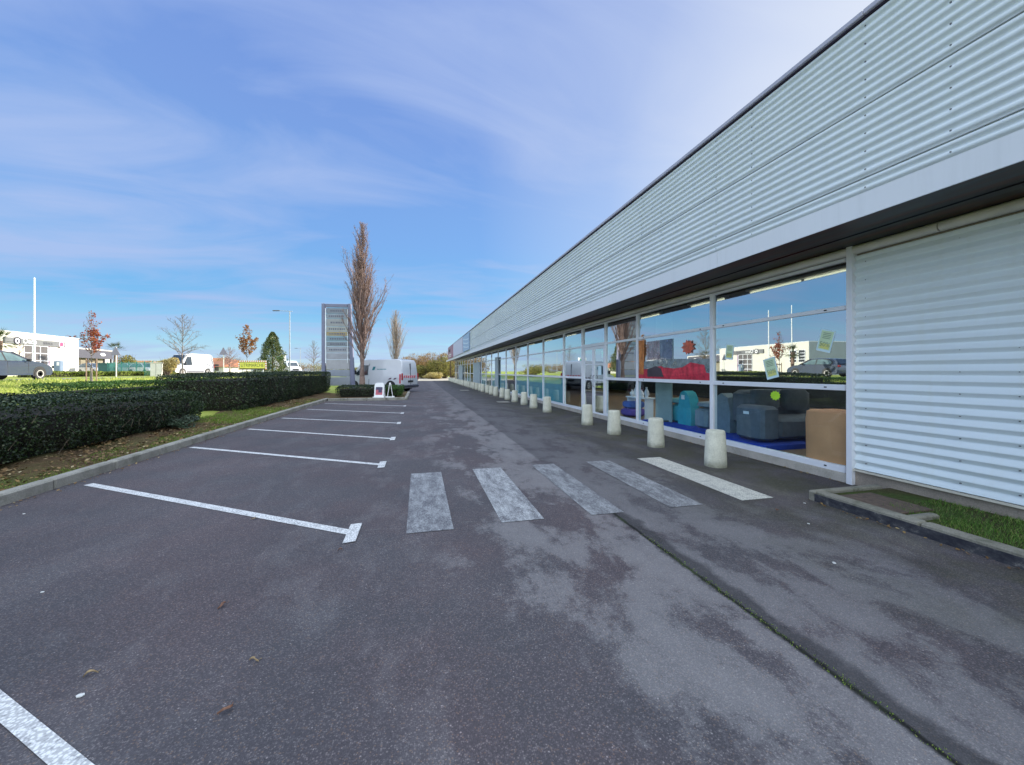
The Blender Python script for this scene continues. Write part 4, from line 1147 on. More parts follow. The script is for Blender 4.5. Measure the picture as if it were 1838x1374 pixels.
REDL = foliage('red_leaf', [(0.16, 0.03, 0.03), (0.32, 0.07, 0.05), (0.42, 0.16, 0.06)], .6, .3)
ORL = foliage('orange_leaf', [(0.16, 0.06, 0.03), (0.30, 0.12, 0.04), (0.36, 0.20, 0.07)], .6, .3)
BARKP = M('bark_poplar', (0.27, 0.185, 0.155), .9, var=.3, vscale=8)
def cam_pt(a, d): return (a[0]*d, a[1]*d)
branchy('poplar_tree', 'tall bare upright poplar beside the totem sign and parked van', (-3.4, 25.5, .10), 10.4, 'poplar', 3, ORL, 2300, .05, BARKP, None, 1.62, .17, 160, .17, lambda p: np.exp(-((p[:, 2]-7.2)/1.6)**2)*(1 + 2*(p[:, 0] > .2)) + .12)
branchy('poplar_tree', 'smaller pale bare poplar rising behind the parked van', (-3.2, 57.3, .0), 10.0, 'poplar', 11, None, 0, .05, M('bark_pale', (0.36, 0.29, 0.23), .9), None, 1.9, .2, 95, .17)
branchy('young_tree', 'young staked tree with clinging red leaves nearest the left edge', (-16.7, 25.0, tz(-16.7, 25)), 3.75, 'cone', 5, REDL, 900, .10, BARKG, 'young trees planted along the grass', .78, .36, 34, .055, lambda p: np.where((p[:, 2] < 2.75), 1.0, .06)*np.where(p[:, 1] + p[:, 0] > -.05, 1.0, .18), True)
branchy('young_tree', 'bare spreading young tree in front of the white van on the grass', (-16.7, 33.1, tz(-16.7, 33)), 4.75, 'spread', 8, None, 0, .1, BARKG, 'young trees planted along the grass', 2.0, .30, 30, .06)
branchy('young_tree', 'young tree with dull orange leaves above the yellow board', (-16.9, 44.5, tz(-16.7, 44)), 5.3, 'cone', 9, ORL, 1500, .15, BARKG, 'young trees planted along the grass', 1.35, .36, 36, .06, lambda p: np.where(p[:, 2] < 4.0, 1.0, .2))
branchy('young_tree', 'faint bare young tree just left of the totem sign', (-16.4, 68.2, tz(-16.7, 44)), 5.6, 'spread', 12, None, 0, .1, BARKG, 'young trees planted along the grass', 2.0, .25, 34, .07)
branchy('young_tree', 'small leaning bare sapling against the white workshop wall', (-29.6, 37.6, tz(-29, 37)), 2.6, 'spread', 15, None, 0, .1, BARKP, None, 1.1, .3, 12, .06)
branchy('young_tree', 'bare young tree behind the warning sign by the orange roofed house', (-24, 58, tz(-24, 44)), 3.6, 'spread', 25, None, 0, .1, BARKP, None, 1.9, .2, 34, .08)
branchy('young_tree', 'second red leaved young tree reflected in the shop glass', (-16.7, 16.8, tz(-16.7, 17)), 4.0, 'cone', 35, REDL, 500, .10, BARKG, 'young trees planted along the grass', .85, .34, 34, .055)
branchy('bare_tree', 'large bare tree reflected in the glass beside the shop doors', (-13.5, 40.0, tz(-13.5, 17)), 5.0, 'spread', 41, None, 0, .1, BARKG, None, 2.0, .25, 40, .09) if False else None
# evergreen
def evergreen(loc, h, rad, label):
    t = thing('evergreen_tree', label, 'tree', loc)
    mb = MB(); mb.tube([(0, 0, -.1), (0.05, 0, h*.5), (0, 0, h*.95)], [.12, .08, .02], 8); mb.build('trunk', BARK, t, True)
    n = 9000; z = rng.uniform(.10, 1, n)**.9; a = rng.uniform(0, 6.28, n)
    env = rad*np.clip(1.02 - z, 0, 1)**.70*np.where(z < .2, .72 + z*1.4, 1)*(1 + .20*np.sin(a*3 + z*14) + .14*np.sin(a*7 - z*23))
    r_ = env*rng.uniform(.45, 1.02, n)**.6
    P = np.stack([r_*np.cos(a), r_*np.sin(a), z*h], 1)
    Vv, Ff = leaf_quads(P, .16, .55)
    np_mesh('crown', Vv, Ff, foliage('holly_leaf', [(0.03, 0.055, 0.02), (0.07, 0.10, 0.035), (0.11, 0.14, 0.06), (0.2, 0.2, 0.1)], .45, .15), t, rng.uniform(0, 1, n))
evergreen((-15.8, 48.2, tz(-16, 47)), 5.0, 1.75, 'broad dark evergreen tree beside the orange leaved young tree')
# palms
def palm(loc, h, R_, label, seed):
    r = random.Random(seed); t = thing('palm_tree', label, 'palm', loc)
    mb = MB(); mb.tube([(0, 0, -.1), (.03, 0, h*.5), (0, 0, h)], [.20, .17, .20], 10); mb.build('trunk', M('palm_trunk', (0.20, 0.13, 0.10), .9, var=.4, vscale=12), t, True)
    V = []; F = []
    for k in range(34):
        az = k*2.4; el = R(r.uniform(-35, 75)); L = R_*r.uniform(.8, 1.05)
        # costapalmate fan leaf: stalk and a fan of narrow blades
        d = Vector((math.cos(az)*math.cos(el), math.sin(az)*math.cos(el), math.sin(el)))
        s_ = Vector((-math.sin(az), math.cos(az), 0)); b0 = Vector((0, 0, h - .05)); b1 = b0 + d*L*.5
        i = len(V); V += [b0 - s_*.015, b0 + s_*.015, b1 + s_*.01, b1 - s_*.01]; F.append((i, i+1, i+2, i+3))
        for q in range(-7, 8):
            f_ = q/7; dirq = (d*math.cos(f_*1.25) + s_*math.sin(f_*1.25)).normalized(); l_ = L*.55*(1 - .25*abs(f_))
            tip = b1 + dirq*l_ + Vector((0, 0, -.16*l_)); sd = dirq.cross(Vector((0, 0, 1))).normalized()*.02
            i = len(V); V += [b1 - sd*.4, b1 + sd*.4, (b1+tip)/2 + sd, tip]; F.append((i, i+1, i+2, i+3))
    n_ = len(F)
    np_mesh('fronds', np.array([tuple(v) for v in V]), np.array(F), foliage('palm_leaf', [(0.03, 0.05, 0.015), (0.07, 0.10, 0.03), (0.15, 0.14, 0.06)], .5, .2), t, rng.uniform(0, 1, n_))
palm((-26.6, 32.4, tz(-26, 32)), 2.45, 1.15, 'short fan palm at the left edge before the white workshop', 1)
palm((-33.5, 53.5, tz(-33, 53)), 2.9, 1.2, 'fan palm beyond the green mesh fence', 2)
# background shrubs by the far yard
TW = foliage('russet_scrub', [(0.12, 0.06, 0.03), (0.22, 0.12, 0.05), (0.30, 0.19, 0.09), (0.34, 0.26, 0.14)], .8, .2)
TW2 = foliage('olive_scrub', [(0.05, 0.06, 0.02), (0.12, 0.12, 0.04), (0.26, 0.22, 0.06), (0.34, 0.28, 0.10)], .8, .2)
TW3 = foliage('straw_scrub', [(0.30, 0.22, 0.09), (0.42, 0.33, 0.15), (0.5, 0.42, 0.24)], .8, .2)
bush = [(742, 84, 4.2, 4.6, TW, 'broad russet bush left of centre behind the parked van'), (775, 88, 5.0, 5.0, TW, 'tall russet thicket at the far end of the car park'), (797, 82, 3.6, 4.2, TW2, 'golden olive bush beyond the canopy post'), (812, 90, 4.5, 5.3, TW, 'russet thicket behind the far end of the shops'), (758, 80, 3.0, 2.4, TW2, 'low dark bush by the pale far building'), (785, 79, 2.8, 3.4, TW2, 'rounded olive bush at the edge of the sunlit yard'), (776, 74, 2.2, 1.1, TW3, 'low straw coloured shrub on the yard edge')]
TH = math.atan(.2386); CT, ST = math.cos(TH), math.sin(TH)
def gd(X, d):      # direction given in the view frame
    return (X*CT + d*ST, -X*ST + d*CT)
def gp(a, d):       # bearing tangent and distance from the origin to ground point
    return (a*d*CT + d*ST, -a*d*ST + d*CT)
for px, d, r_, h_, mt, lab in bush:
    x, y_ = gp((px - 919)/700, d); blob_bush('bush', lab, 'bush', (x, y_, 0), r_, h_*1.15, 5500, .24, mt, 'bushes beyond the far yard', 12)
for px, d, r_, h_, mt, lab in [(300, 43, 1.1, 2.0, TW3, 'straw coloured bamboo like clump between the cabinet and the white van'), (330, 60, 2.8, 2.5, TW3, 'pale straw thicket behind the bare spreading tree'), (262, 75, 3.0, 2.6, TW3, 'pale straw thicket behind the fence'), (412, 75, 3.5, 3.4, TW, 'bare russet thicket behind the orange roofed house'), (225, 60, 1.9, 3.0, TW2, 'dark round bush between the fan palm and the low building'), (548, 110, 7, 3.0, TW, 'distant russet bush line left of the totem sign'), (590, 100, 5, 2.6, TW2, 'distant olive bush behind the totem sign'), (640, 70, 3.2, 1.9, TW2, 'green shrub behind the poplar trunk'), (505, 110, 6, 2.6, TW, 'distant russet bush right of the evergreen')]:
    x, y_ = gp((px - 919)/700, d); blob_bush('bush', lab, 'bush', (x, y_, tz(x, y_)), r_, h_, 2600, .2, mt, 'bushes in the background', 9)
hedge('hedge', 'low yellow green shrub band in front of the white workshop', -28.4, -27.2, 35.5, 62, 1.0, .42, .45, 9000, .12, foliage('sun_shrub', [(0.10, 0.13, 0.02), (0.17, 0.21, 0.03), (0.25, 0.27, 0.06)], .6, .2), twigs=0)

# ------------------------------------------------------------------ workshop opposite
P0 = Vector((-38.9, 56.4, 0)); E = Vector((.0845, -.9964, 0)); NO = Vector((.9964, .0845, 0)); GZ = 0.98
BW1 = M('render_white', (0.60, 0.585, 0.52), .8, var=.05, vscale=.6)
BG1 = M('render_shaded', (0.30, 0.33, 0.35), .8, var=.05, vscale=.6)  # grey holds the painted-in shade of the unlit white side
shop = thing('workshop', 'white flat roofed workshop with grey sign band across the side road', 'building', (P0.x, P0.y, GZ), math.atan2(E.y, E.x))
# local frame: +x along facade (k), facade outward normal is +y
def L2(): 
    m_ = MB(); return m_
W1, HT = 16.9, 4.27
mb = L2(); mb.box(0, W1 - .01, -20, 0, -.4, HT); mb.build('wall', BW1, shop)
mb = L2(); mb.box(W1 - .009, W1 + .04, -20, -.02, -.4, HT - .02); mb.build('side_wall', BG1, shop)
mb = L2(); mb.box(-.05, W1 + .05, -20.05, .05, HT + .002, HT + .08); mb.build('roof', TRIM, shop)
mb = L2(); mb.rbox(2.3, 9.6, .01, .16, 3.15, 3.72, .01); SG = mb.build('sign_band', M('band_grey', (0.15, 0.155, 0.16), .5), shop)
xd, ud = (-1, 0, 0), (0, 0, 1)
DGR = M('sign_dark', (0.02, 0.02, 0.04), .5); PNK = M('sign_pink', (0.55, 0.06, 0.16), .5); SWH = M('sign_white', (.85, .85, .85), .4)
text('lettering', 'Oeco', .72, SWH, (7.75, .166, 3.48), xd, ud, SG, .02)
text('lettering', 'SERVICE', .34, DGR, (5.3, .166, 3.40), xd, ud, SG, .004)
def disc(x, z, r_, y0, y1, mat, n=24, r2=None):
    m_ = MB()
    if r2 is None: m_.rings([[(x + r_*math.cos(2*math.pi*k/n), y, z + r_*math.sin(2*math.pi*k/n)) for k in range(n)] for y in (y0, y1)])
    else:
        for k in range(n):
            a0, a1 = 2*math.pi*k/n, 2*math.pi*(k+1)/n
            m_.add([(x + q*math.cos(a), y, z + q*math.sin(a)) for y in (y0, y1) for a in (a0, a1) for q in (r_, r2)], [(0,1,3,2),(4,6,7,5),(0,2,6,4),(1,5,7,3)])
    return m_.build('emblem', mat, SG)
disc(8.35, 3.45, .36, .161, .18, SWH); disc(8.35, 3.45, .38, .161, .20, DGR, r2=.27)
m_ = MB(); m_.box(8.25, 8.45, .181, .20, 3.32, 3.55); m_.build('emblem', DGR, SG)
disc(2.85, 3.44, .36, .161, .18, M('sign_rose', (.75, .55, .62), .5)); m_ = MB(); m_.prism([(2.62, 3.3), (3.05, 3.2), (3.1, 3.55), (2.9, 3.7), (2.65, 3.6)], 'y', .181, .20); m_.build('emblem', PNK, SG)
def wwin(x0, x1, z0, z1, nx, nz, mat=WIN, fr=None):
    m_ = MB(); m_.box(x0, x1, .004, .02, z0, z1); w_ = m_.build('window', mat, shop)
    m_ = MB()
    for k in range(nx + 1): xx = x0 + (x1 - x0)*k/nx; m_.box(xx - .035, xx + .035, .021, .06, z0, z1)
    for k in range(nz + 1): zz = z0 + (z1 - z0)*k/nz; m_.box(x0, x1, .022, .055, zz - .035, zz + .035)
    m_.build('frame', fr or FRAME, w_)
wwin(4.5, 7.4, 0.05, 3.1, 3, 4, M('garage_glass', (0.11, 0.10, 0.10), .4)); m_ = MB(); m_.box(4.2, 4.46, .004, .03, 0, 3.13); m_.build('door_jamb', M('jamb_mauve', (0.35, 0.25, 0.33), .6), shop)
wwin(14.0, 15.1, 1.65, 3.25, 1, 4); wwin(15.4, 16.4, 1.65, 3.25, 1, 4)
m_ = MB(); m_.box(10.4, 12.0, .004, .03, 0, 1.2); m_.build('door', M('aqua_panel', (0.35, 0.6, 0.58), .5), shop)
# second building
b2 = thing('showroom', 'low white showroom with charcoal canopy and white lettering panel', 'building', (-48.2, 70.6, 1.0), math.atan2(1.0, -.147))
mb = MB(); mb.box(-14, 7.5, .0, 14, -.4, 3.9); mb.build('wall', BW1, b2)
mb = MB(); mb.box(-14, 5.6, -.9, -.01, 2.4, 3.65, 0); mb.build('canopy', M('canopy_charcoal', (0.085, 0.085, 0.11), .5), b2)
for k in (-.5, 1.6, 3.6, 5.4):
    mb = MB(); mb.box(k - .1, k + .1, -.85, -.65, -.2, 2.395); mb.build('post', M('canopy_charcoal', (0.085, 0.085, 0.11), .5), b2)
mb = MB()
mb.prism([(2.2 + .1*math.sin(k*1.7) + 1.35*(1-math.cos(math.pi*k/8))/1.0*1.0*.5*2*.5, 3.05 + .22*math.sin(math.pi*k/8)) for k in range(9)] + [(3.4, 2.85), (2.6, 2.82)], 'y', -.94, -.901); mb.build('sign_panel', SWH, b2)
mb = MB(); mb.box(-6, 5, -.03, -.004, 0, 2.3); mb.build('window', M('showroom_glass', (0.30, 0.28, 0.22), .2), b2)
# houses with orange roofs
def house(loc, L_, D_, h, rh, rz, label):
    t = thing('house', label, 'house', loc, rz)
    mb = MB(); mb.box(-L_/2, L_/2, -D_/2, D_/2, -.5, h); W_ = mb.build('wall', BW1, t)
    mb = MB(); o_ = .35; mb.add([(-L_/2-o_, -D_/2-o_, h+.01), (L_/2+o_, -D_/2-o_, h+.01), (L_/2+o_, D_/2+o_, h+.01), (-L_/2-o_, D_/2+o_, h+.01), (-L_/2+D_/3, 0, h+rh), (L_/2-D_/3, 0, h+rh)], [(0,1,5,4),(1,2,5),(2,3,4,5),(3,0,4),(0,3,2,1)])
    mb.build('roof', M('roof_tile', (0.42, 0.17, 0.08), .8, var=.25, vscale=2.5), t)
    for k in (-.28, .05, .3):
        m_ = MB(); m_.box(L_*k - .5, L_*k + .5, -D_/2 - .02, -D_/2 - .001, .9, 2.0); m_.build('window', WIN, t)
x, y_ = gp((372-919)/700, 78); house((x, y_, .75), 12, 8, 1.9, 1.5, TH*-1 + .5, 'house with low red orange tiled roof right of the white van')
x, y_ = gp((412-919)/700, 70); house((x, y_, .65), 8, 8, 1.55, 1.35, TH*-1 - .3, 'house with paler orange hipped roof behind the warning sign')
x, y_ = gp((250-919)/700, 100); house((x, y_, .9), 10, 8, 1.8, 1.5, .2, 'distant tiled house behind the green mesh fence')
x, y_ = gp((765-919)/700, 96); house((x, y_, 0), 9, 6, 3.0, .5, -.3, 'small pale flat house among the far bushes')

# ------------------------------------------------------------------ vehicles
def car_paint(name, col): return M(name, col, .25, 0.0, .04, 2, coat=.8)
def loft(mb, outline, hw, mi=0, r=.07):
    """outline (y,z) closed; hw(z) half width; rounded towards the sides"""
    n_ = len(outline); c = Vector((sum(p[0] for p in outline)/n_, sum(p[1] for p in outline)/n_))
    st = [(-1, .06, 0), (-1, .02, r*.35), (-1, 0, r), (1, 0, r), (1, .02, r*.35), (1, .06, 0)]
    rs = []
    for sg, ins, dx_ in st:
        ring = []
        for i, (y, z) in enumerate(outline):
            d = (c - Vector((y, z))); d = d/max(d.length, .01)
            ring.append((sg*(hw(z) - dx_), y + d.x*ins, z + d.y*ins))
        rs.append(ring)
    mb.rings(rs, True, mi)
RIM = M('wheel_rim', (0.55, 0.54, 0.52), .35, .3)
def wheels(t, ys, x, r_=.32, w_=.2):
    for y in ys:
        for sx_ in (-1, 1):
            m_ = MB(); n_ = 22
            prof = [(r_*.6, -w_/2), (r_*.95, -w_/2), (r_, -w_/2 + .03), (r_, w_/2 - .03), (r_*.95, w_/2), (r_*.6, w_/2)]
            m_.rings([[(sx_*(x - .06) + q, y + a*math.cos(2*math.pi*k/n_), r_ + a*math.sin(2*math.pi*k/n_)) for k in range(n_)] for a, q in prof])
            W_ = m_.build('wheel', BLK, t, True)
            m_ = MB(); xo = sx_*(x - .06 + w_/2 + .004)
            m_.rings([[(xo + d, y + a*math.cos(2*math.pi*k/n_), r_ + a*math.sin(2*math.pi*k/n_)) for k in range(n_)] for a, d in ((r_*.62, 0), (r_*.66, sx_*.004), (r_*.5, -sx_*.0))]); m_.build('rim', RIM, W_)
            m_ = MB()
            for k in range(5):
                a = 2*math.pi*k/5; m_.add([(xo + sx_*.008, y + math.cos(a + da)*rr*r_, r_ + math.sin(a + da)*rr*r_) for rr, da in ((.28, .36), (.54, .26), (.54, -.26), (.28, -.36))], [(0, 1, 2, 3)])
            m_.build('spoke_gap', BLK, W_)
def arch(t, ys, x, r_):
    for y in ys:
        for sx_ in (-1, 1):
            m_ = MB()
            pts = [(y + r_*math.cos(a), r_*.93 + r_*math.sin(a)) for a in [math.pi*k/12 for k in range(13)]] + [(y - r_, .19), (y + r_, .19)]
            m_.prism(pts, 'x', sx_*(x - .03), sx_*(x + .004))
            m_.build('wheel_arch', BLK, t)
def side_poly(mb, pts, hw, off, mi=0, sides=(-1, 1)):
    for sx_ in sides:
        a = [(sx_*(hw(z) + off), y, z) for y, z in pts]; b_ = [(sx_*(hw(z) - .01), y, z) for y, z in pts]
        mb.rings([b_, a], True, mi)
def hatchback(name, label, loc, rz, paint, group=None, cat='car'):
    t = thing(name, label, cat, loc, rz, group)
    mb = MB()
    low = [(-2.12, .32), (-2.16, .6), (-2.10, .86), (-2.0, .95), (-1.0, .97), (.0, .97), (.85, 1.0), (1.35, .94), (1.80, .83), (2.04, .70), (2.13, .52), (2.12, .36), (2.03, .24), (-2.0, .24)]
    loft(mb, low, lambda z: .885 - .05*max(0, z - .6), 0, .10)
    gh = [(-2.02, .93), (-1.88, 1.22), (-1.62, 1.40), (-1.0, 1.475), (-.3, 1.49), (.18, 1.43), (.62, 1.20), (1.12, .92)]
    hw = lambda z: .83 - .42*(z - .93)
    loft(mb, gh, hw, 0, .10)
    mb.build('body', paint, t, True)
    mb = MB(); side_poly(mb, [(-1.66, .97), (-1.70, 1.16), (-1.38, 1.36), (-.95, 1.425), (-.38, 1.44), (.06, 1.41), (.42, 1.24), (.92, .965)], hw, .007); mb.build('window_trim', BLK, t)
    for sd_ in (-1, 1):
        mb = MB(); side_poly(mb, [(-1.55, 1.0), (-1.60, 1.16), (-1.35, 1.32), (-.95, 1.38), (-.42, 1.40), (-.42, .99)], hw, .012, 0, (sd_,)); mb.build('window', CARGL2, t)
        mb = MB(); side_poly(mb, [(-.34, .99), (-.34, 1.40), (.02, 1.37), (.35, 1.22), (.78, .99)], hw, .012, 0, (sd_,)); mb.build('window', CARGL2, t)
    mb = MB(); mb.add([(-.70, 1.10, .965), (.70, 1.10, .965), (.55, .24, 1.425), (-.55, .24, 1.425)], [(0, 1, 2, 3)]); mb.add([(-.66, -2.03, 1.0), (.66, -2.03, 1.0), (.52, -1.70, 1.37), (-.52, -1.70, 1.37)], [(0, 3, 2, 1)])
    for i_ in range(len(mb.v)): x_, y_, z_ = mb.v[i_]; mb.v[i_] = (x_, y_ + (.05 if y_ > 0 else -.04), z_ + .02)
    mb.build('windscreen', CARGL, t)
    arch(t, (-1.32, 1.30), .885, .37); wheels(t, (-1.32, 1.30), .865, .315)
    mb = MB()
    for sx_ in (-1, 1): mb.rbox(sx_*.98 - .09, sx_*.98 + .09, .52, .66, .96, 1.10, .03)
    mb.build('mirror', BLK, t, True)
    mb = MB()
    for yy in (-.38, .68): side_poly(mb, [(yy, .35), (yy + .015, .35), (yy + .015, .93), (yy, .93)], lambda z: .885 - .05*max(0, z - .6), .004)
    mb.build('door_gap', BLK, t)
    for sx_ in (-1, 1):
        mb = MB(); mb.prism([(sx_*.55, .62), (sx_*.86, .66), (sx_*.84, .76), (sx_*.56, .70)], 'y', 1.92, 2.06); mb.build('headlight', M('lamp_clear', (.7, .72, .75), .1), t)
        mb = MB(); mb.rbox(sx_*.72 - .12, sx_*.72 + .12, -2.17, -2.08, .78, .92, .02); mb.build('tail_light', M('lamp_red', (.35, .02, .02), .2), t)
    mb = MB(); mb.box(-.6, .6, 2.10, 2.165, .36, .50); mb.build('grille', BLK, t)
    return t
def van(name, label, loc, rz, paint, L_=5.0, H_=2.35, W_=.98, group=None, logo=False):
    t = thing(name, label, 'van', loc, rz, group)
    f = L_/2
    mb = MB()
    hw = lambda z: W_ - .10*max(0, z - 1.0)
    out = [(-f + .02, .42), (-f, .9), (-f + .04, 1.5), (-f + .10, H_ - .25), (-f + .22, H_ - .06), (-f + .6, H_), (f - 1.9, H_ - .0), (f - 1.55, H_ - .10), (f - .95, 1.42), (f - .78, 1.22), (f - .25, 1.06), (f - .04, .85), (f, .45), (f - .05, .28), (-f + .05, .28)]
    loft(mb, out, hw, 0, .12)
    mb.build('body', paint, t, True)
    mb = MB(); y0, z0, y1, z1 = f - .92, 1.38, f - 1.53, H_ - .2
    mb.add([(-W_ + .16, y0 + .04, z0), (W_ - .16, y0 + .04, z0), (W_ - .26, y1 + .05, z1), (-W_ + .26, y1 + .05, z1)], [(0, 1, 2, 3)]); mb.build('windscreen', CARGL, t)
    for sd_ in (-1, 1):
        mb = MB(); side_poly(mb, [(f - 2.15, 1.20), (f - 2.15, H_ - .42), (f - 1.62, H_ - .42), (f - 1.12, 1.30), (f - 1.16, 1.15)], hw, .012, 0, (sd_,)); mb.build('window', CARGL, t)
    arch(t, (-f + .95, f - .95), W_, .42); wheels(t, (-f + .95, f - .95), W_ - .02, .35)
    mb = MB(); mb.rbox(-W_ + .02, W_ - .02, f - .12, f + .06, .26, .62, .04); mb.rbox(-W_ + .04, W_ - .04, -f - .10, -f + .1, .34, .52, .04); side_poly(mb, [(-f + 1.5, .34), (f - 1.5, .34), (f - 1.5, .5), (-f + 1.5, .5)], lambda z: W_, .015); mb.build('bumper', M('bumper_dark', (0.05, 0.055, 0.08), .5), t, True)
    mb = MB(); mb.box(-.5, .5, f - .03, f + .012, .66, .9); mb.build('grille', BLK, t)
    for sx_ in (-1, 1):
        mb = MB(); mb.rbox(sx_*(W_ - .22) - .15, sx_*(W_ - .22) + .15, f - .18, f - .01, .78, 1.0, .03); mb.build('headlight', M('lamp_clear', (.7, .72, .75), .1), t)
        mb = MB(); mb.rbox(sx_*(W_ - .03) - .06, sx_*(W_ - .03) + .06, -f - .01, -f + .07, .85, 1.32, .02); mb.build('tail_light', M('lamp_red', (.35, .02, .02), .2), t)
        mb = MB(); mb.rbox(sx_*(W_ + .12) - .09, sx_*(W_ + .12) + .09, f - 1.25, f - 1.12, 1.22, 1.52, .03); mb.build('mirror', BLK, t, True)
    mb = MB(); side_poly(mb, [(f - 2.25, .5), (f - 2.21, .5), (f - 2.21, H_ - .3), (f - 2.25, H_ - .3)], hw, .004); mb.box(-.008, .008, -f - .012, -f + .1, .5, H_ - .3); mb.build('door_gap', M('gap_grey', (0.12, 0.13, 0.16), .6), t)
    mb = MB(); mb.box(-.30, .30, -f - .03, -f + .02, .70, .82); mb.build('number_plate', BLK, t)
    if logo:
        RED = M('chevron_red', (0.55, 0.03, 0.06), .4)
        mb = MB()
        for k in range(6):
            x0 = -.84 + k*.25; mb.prism([(x0, 1.0), (x0 + .09, 1.0), (x0 + .20, 1.17), (x0 + .11, 1.17)], 'y', -f - .02, -f + .05)
        mb.build('rear_chevrons', RED, t)
        mb = MB(); mb.box(-W_ - .006, -W_ + .03, -f + .14, -f + .24, .62, 1.26); mb.build('side_stripe', RED, t)
        mb = MB(); mb.prism([(-f + .45, 1.0), (-f + .6, .9), (-f + .75, .9), (-f + .6, 1.0)], 'x', -W_ - .006, -W_ + .01); mb.prism([(-f + .85, 1.0), (-f + 1.0, .9), (-f + 1.15, .9), (-f + 1.0, 1.0)], 'x', -W_ - .006, -W_ + .01); mb.build('side_chevrons', M('chevron_dark', (.08, .03, .07), .5), t)
        LG = M('logo_teal', (0.02, 0.20, 0.26), .5)
        mb = MB(); xx = -hw(1.6) - .006; mb.prism([(2.5 - f + .1, 1.42), (2.5 - f - .12, 1.42), (2.5 - f - .26, 1.78), (2.5 - f - .08, 1.78)], 'x', xx, xx + .03); mb.build('logo', LG, t)
        mb = MB()
        for k in range(7): mb.box(-hw(1.6) - .006, -hw(1.6) + .03, 1.35 - f + k*.115, 1.43 - f + k*.115, 1.57, 1.63)
        mb.build('lettering', LG, t)
    return t
DARKB = car_paint('paint_slate', (0.045, 0.062, 0.095)); SILV = car_paint('paint_silver', (0.42, 0.45, 0.50)); VANW = car_paint('paint_white', (0.55, 0.56, 0.57)); VANB = car_paint('paint_pale_blue', (0.56, 0.58, 0.63))
hatchback('parked_car', 'dark slate hatchback on the side road at the left edge', (-20.8, 25.1, tz(-20.8, 25) + .015), 0, DARKB)
hd = math.atan2(-.843, .538)     # heading of the angled bays: +y turned towards -x
c_ = Vector((-1.1, 27.5)) + Vector((-.843, .538))*2.5 + Vector((.538, .843))*.98
van('parked_van', 'pale blue grey panel van with red rear chevrons parked behind the island', (c_.x, c_.y, 0), -math.atan2(-.843, .538), VANB, 5.0, 2.3, .98, logo=True)
x, y_ = gp((338-919)/700, 47.5)
van('white_van', 'white high sided van facing left on the far drive', (x, y_, tz(x, y_) + .02), 0, VANW, 5.2, 2.6, 1.0)
wv = bpy.data.objects['white_van']; hx, hyv = gd(-.12, -1.0); wv.rotation_euler = (0, 0, math.atan2(-hx, hyv))
x, y_ = gp((519-919)/700, 68); v3 = van('white_van', 'white van cab showing above the second hedge beside the lamp post', (x, y_, tz(x, y_)), 0, WHITEP, 5.0, 2.3, 1.0); hx, hyv = gd(.8, -.6); v3.rotation_euler = (0, 0, math.atan2(-hx, hyv))
for px, d, lab, mt in ((172, 50, 'silver car parked in front of the low showroom', SILV), (262, 50, 'white car behind the right end of the green fence', VANW), (237, 52, 'pale car behind the middle of the green fence', SILV), (476, 66, 'white car half hidden behind the yellow board', VANW)):
    x, y_ = gp((px-919)/700, d); c2 = hatchback('parked_car', lab, (x, y_, tz(x, y_) + .02), 0, mt, 'cars in the yards across the road'); hx, hyv = gd(.95, -.3); c2.rotation_euler = (0, 0, math.atan2(-hx, hyv))

# ------------------------------------------------------------------ street furniture
def pole(name, label, cat, x, y_, z1, r_, mat, group=None):
    t = thing(name, label, cat, (x, y_, tz(x, y_)), 0, group); h = z1 - tz(x, y_)
    mb = MB(); mb.lathe([(r_*1.15, -.2), (r_, .5), (r_*.75, h - .05), (r_*.9, h), (r_*.3, h + .05)], n=12); mb.build('pole', mat, t, True)
    mb = MB(); mb.lathe([(r_*2, -.05), (r_*2, .06), (r_*1.2, .10)], n=12); mb.build('base', mat, t, True)
    return t, h
pole('flagpole', 'tall plain white flagpole standing left in front of the workshop', 'flagpole', -27.7, 36.3, 8.35, .058, WHITEP)
pole('flagpole', 'second white flagpole, seen only as a reflection in the shop glass', 'flagpole', -29.0, 34.6, 8.7, .058, WHITEP)
GALV = M('galvanised', (0.40, 0.43, 0.47), .45, .3)
def lamp(px, d, z1, arm, label):
    x, y_ = gp((px-919)/700, d); t, h = pole('street_lamp', label, 'street lamp', x, y_, z1, .07, GALV)
    ax, ay = gd(-1, 0); mb = MB(); mb.tube([(-ax*.3, -ay*.3, h - .02), (ax*arm, ay*arm, h + .06)], .03, 8); mb.build('arm', GALV, t)
    mb = MB(); mb.M = Matrix.Translation((ax*(arm + .2), ay*(arm + .2), h + .05)) @ Matrix.Rotation(math.atan2(ay, ax), 4, 'Z'); mb.rbox(-.4, .4, -.11, .11, -.05, .06, .03); mb.build('lamp_head', M('lamp_dark', (.10, .11, .13), .5), t)
lamp(520, 45, 8.4, 1.35, 'tall grey street lamp with a single arm right of the evergreen')
lamp(539, 105, 7.6, .9, 'small distant street lamp left of the totem sign')
def tri_sign(px, d, ztop, label):
    x, y_ = gp((px-919)/700, d); z0 = tz(x, y_); t = thing('warning_sign', label, 'road sign', (x, y_, z0), -TH)
    h = ztop - z0; mb = MB(); mb.tube([(0, .03, -.1), (0, .03, h - .05)], .04, 8); mb.build('post', M('post_white', (.7, .68, .6), .5), t)
    mb = MB(); mb.prism([(-.42, h - .74), (.42, h - .74), (0, h)], 'y', -.02, .0); mb.build('plate', M('plate_back', (.24, .22, .27), .5), t)
    mb = MB(); mb.prism([(-.30, h - .70), (.30, h - .70), (0, h - .12)], 'y', .001, .004); mb.build('plate_face', SWH, t)
tri_sign(208, 33, 3.55, 'triangular road sign seen from behind, in front of the green fence')
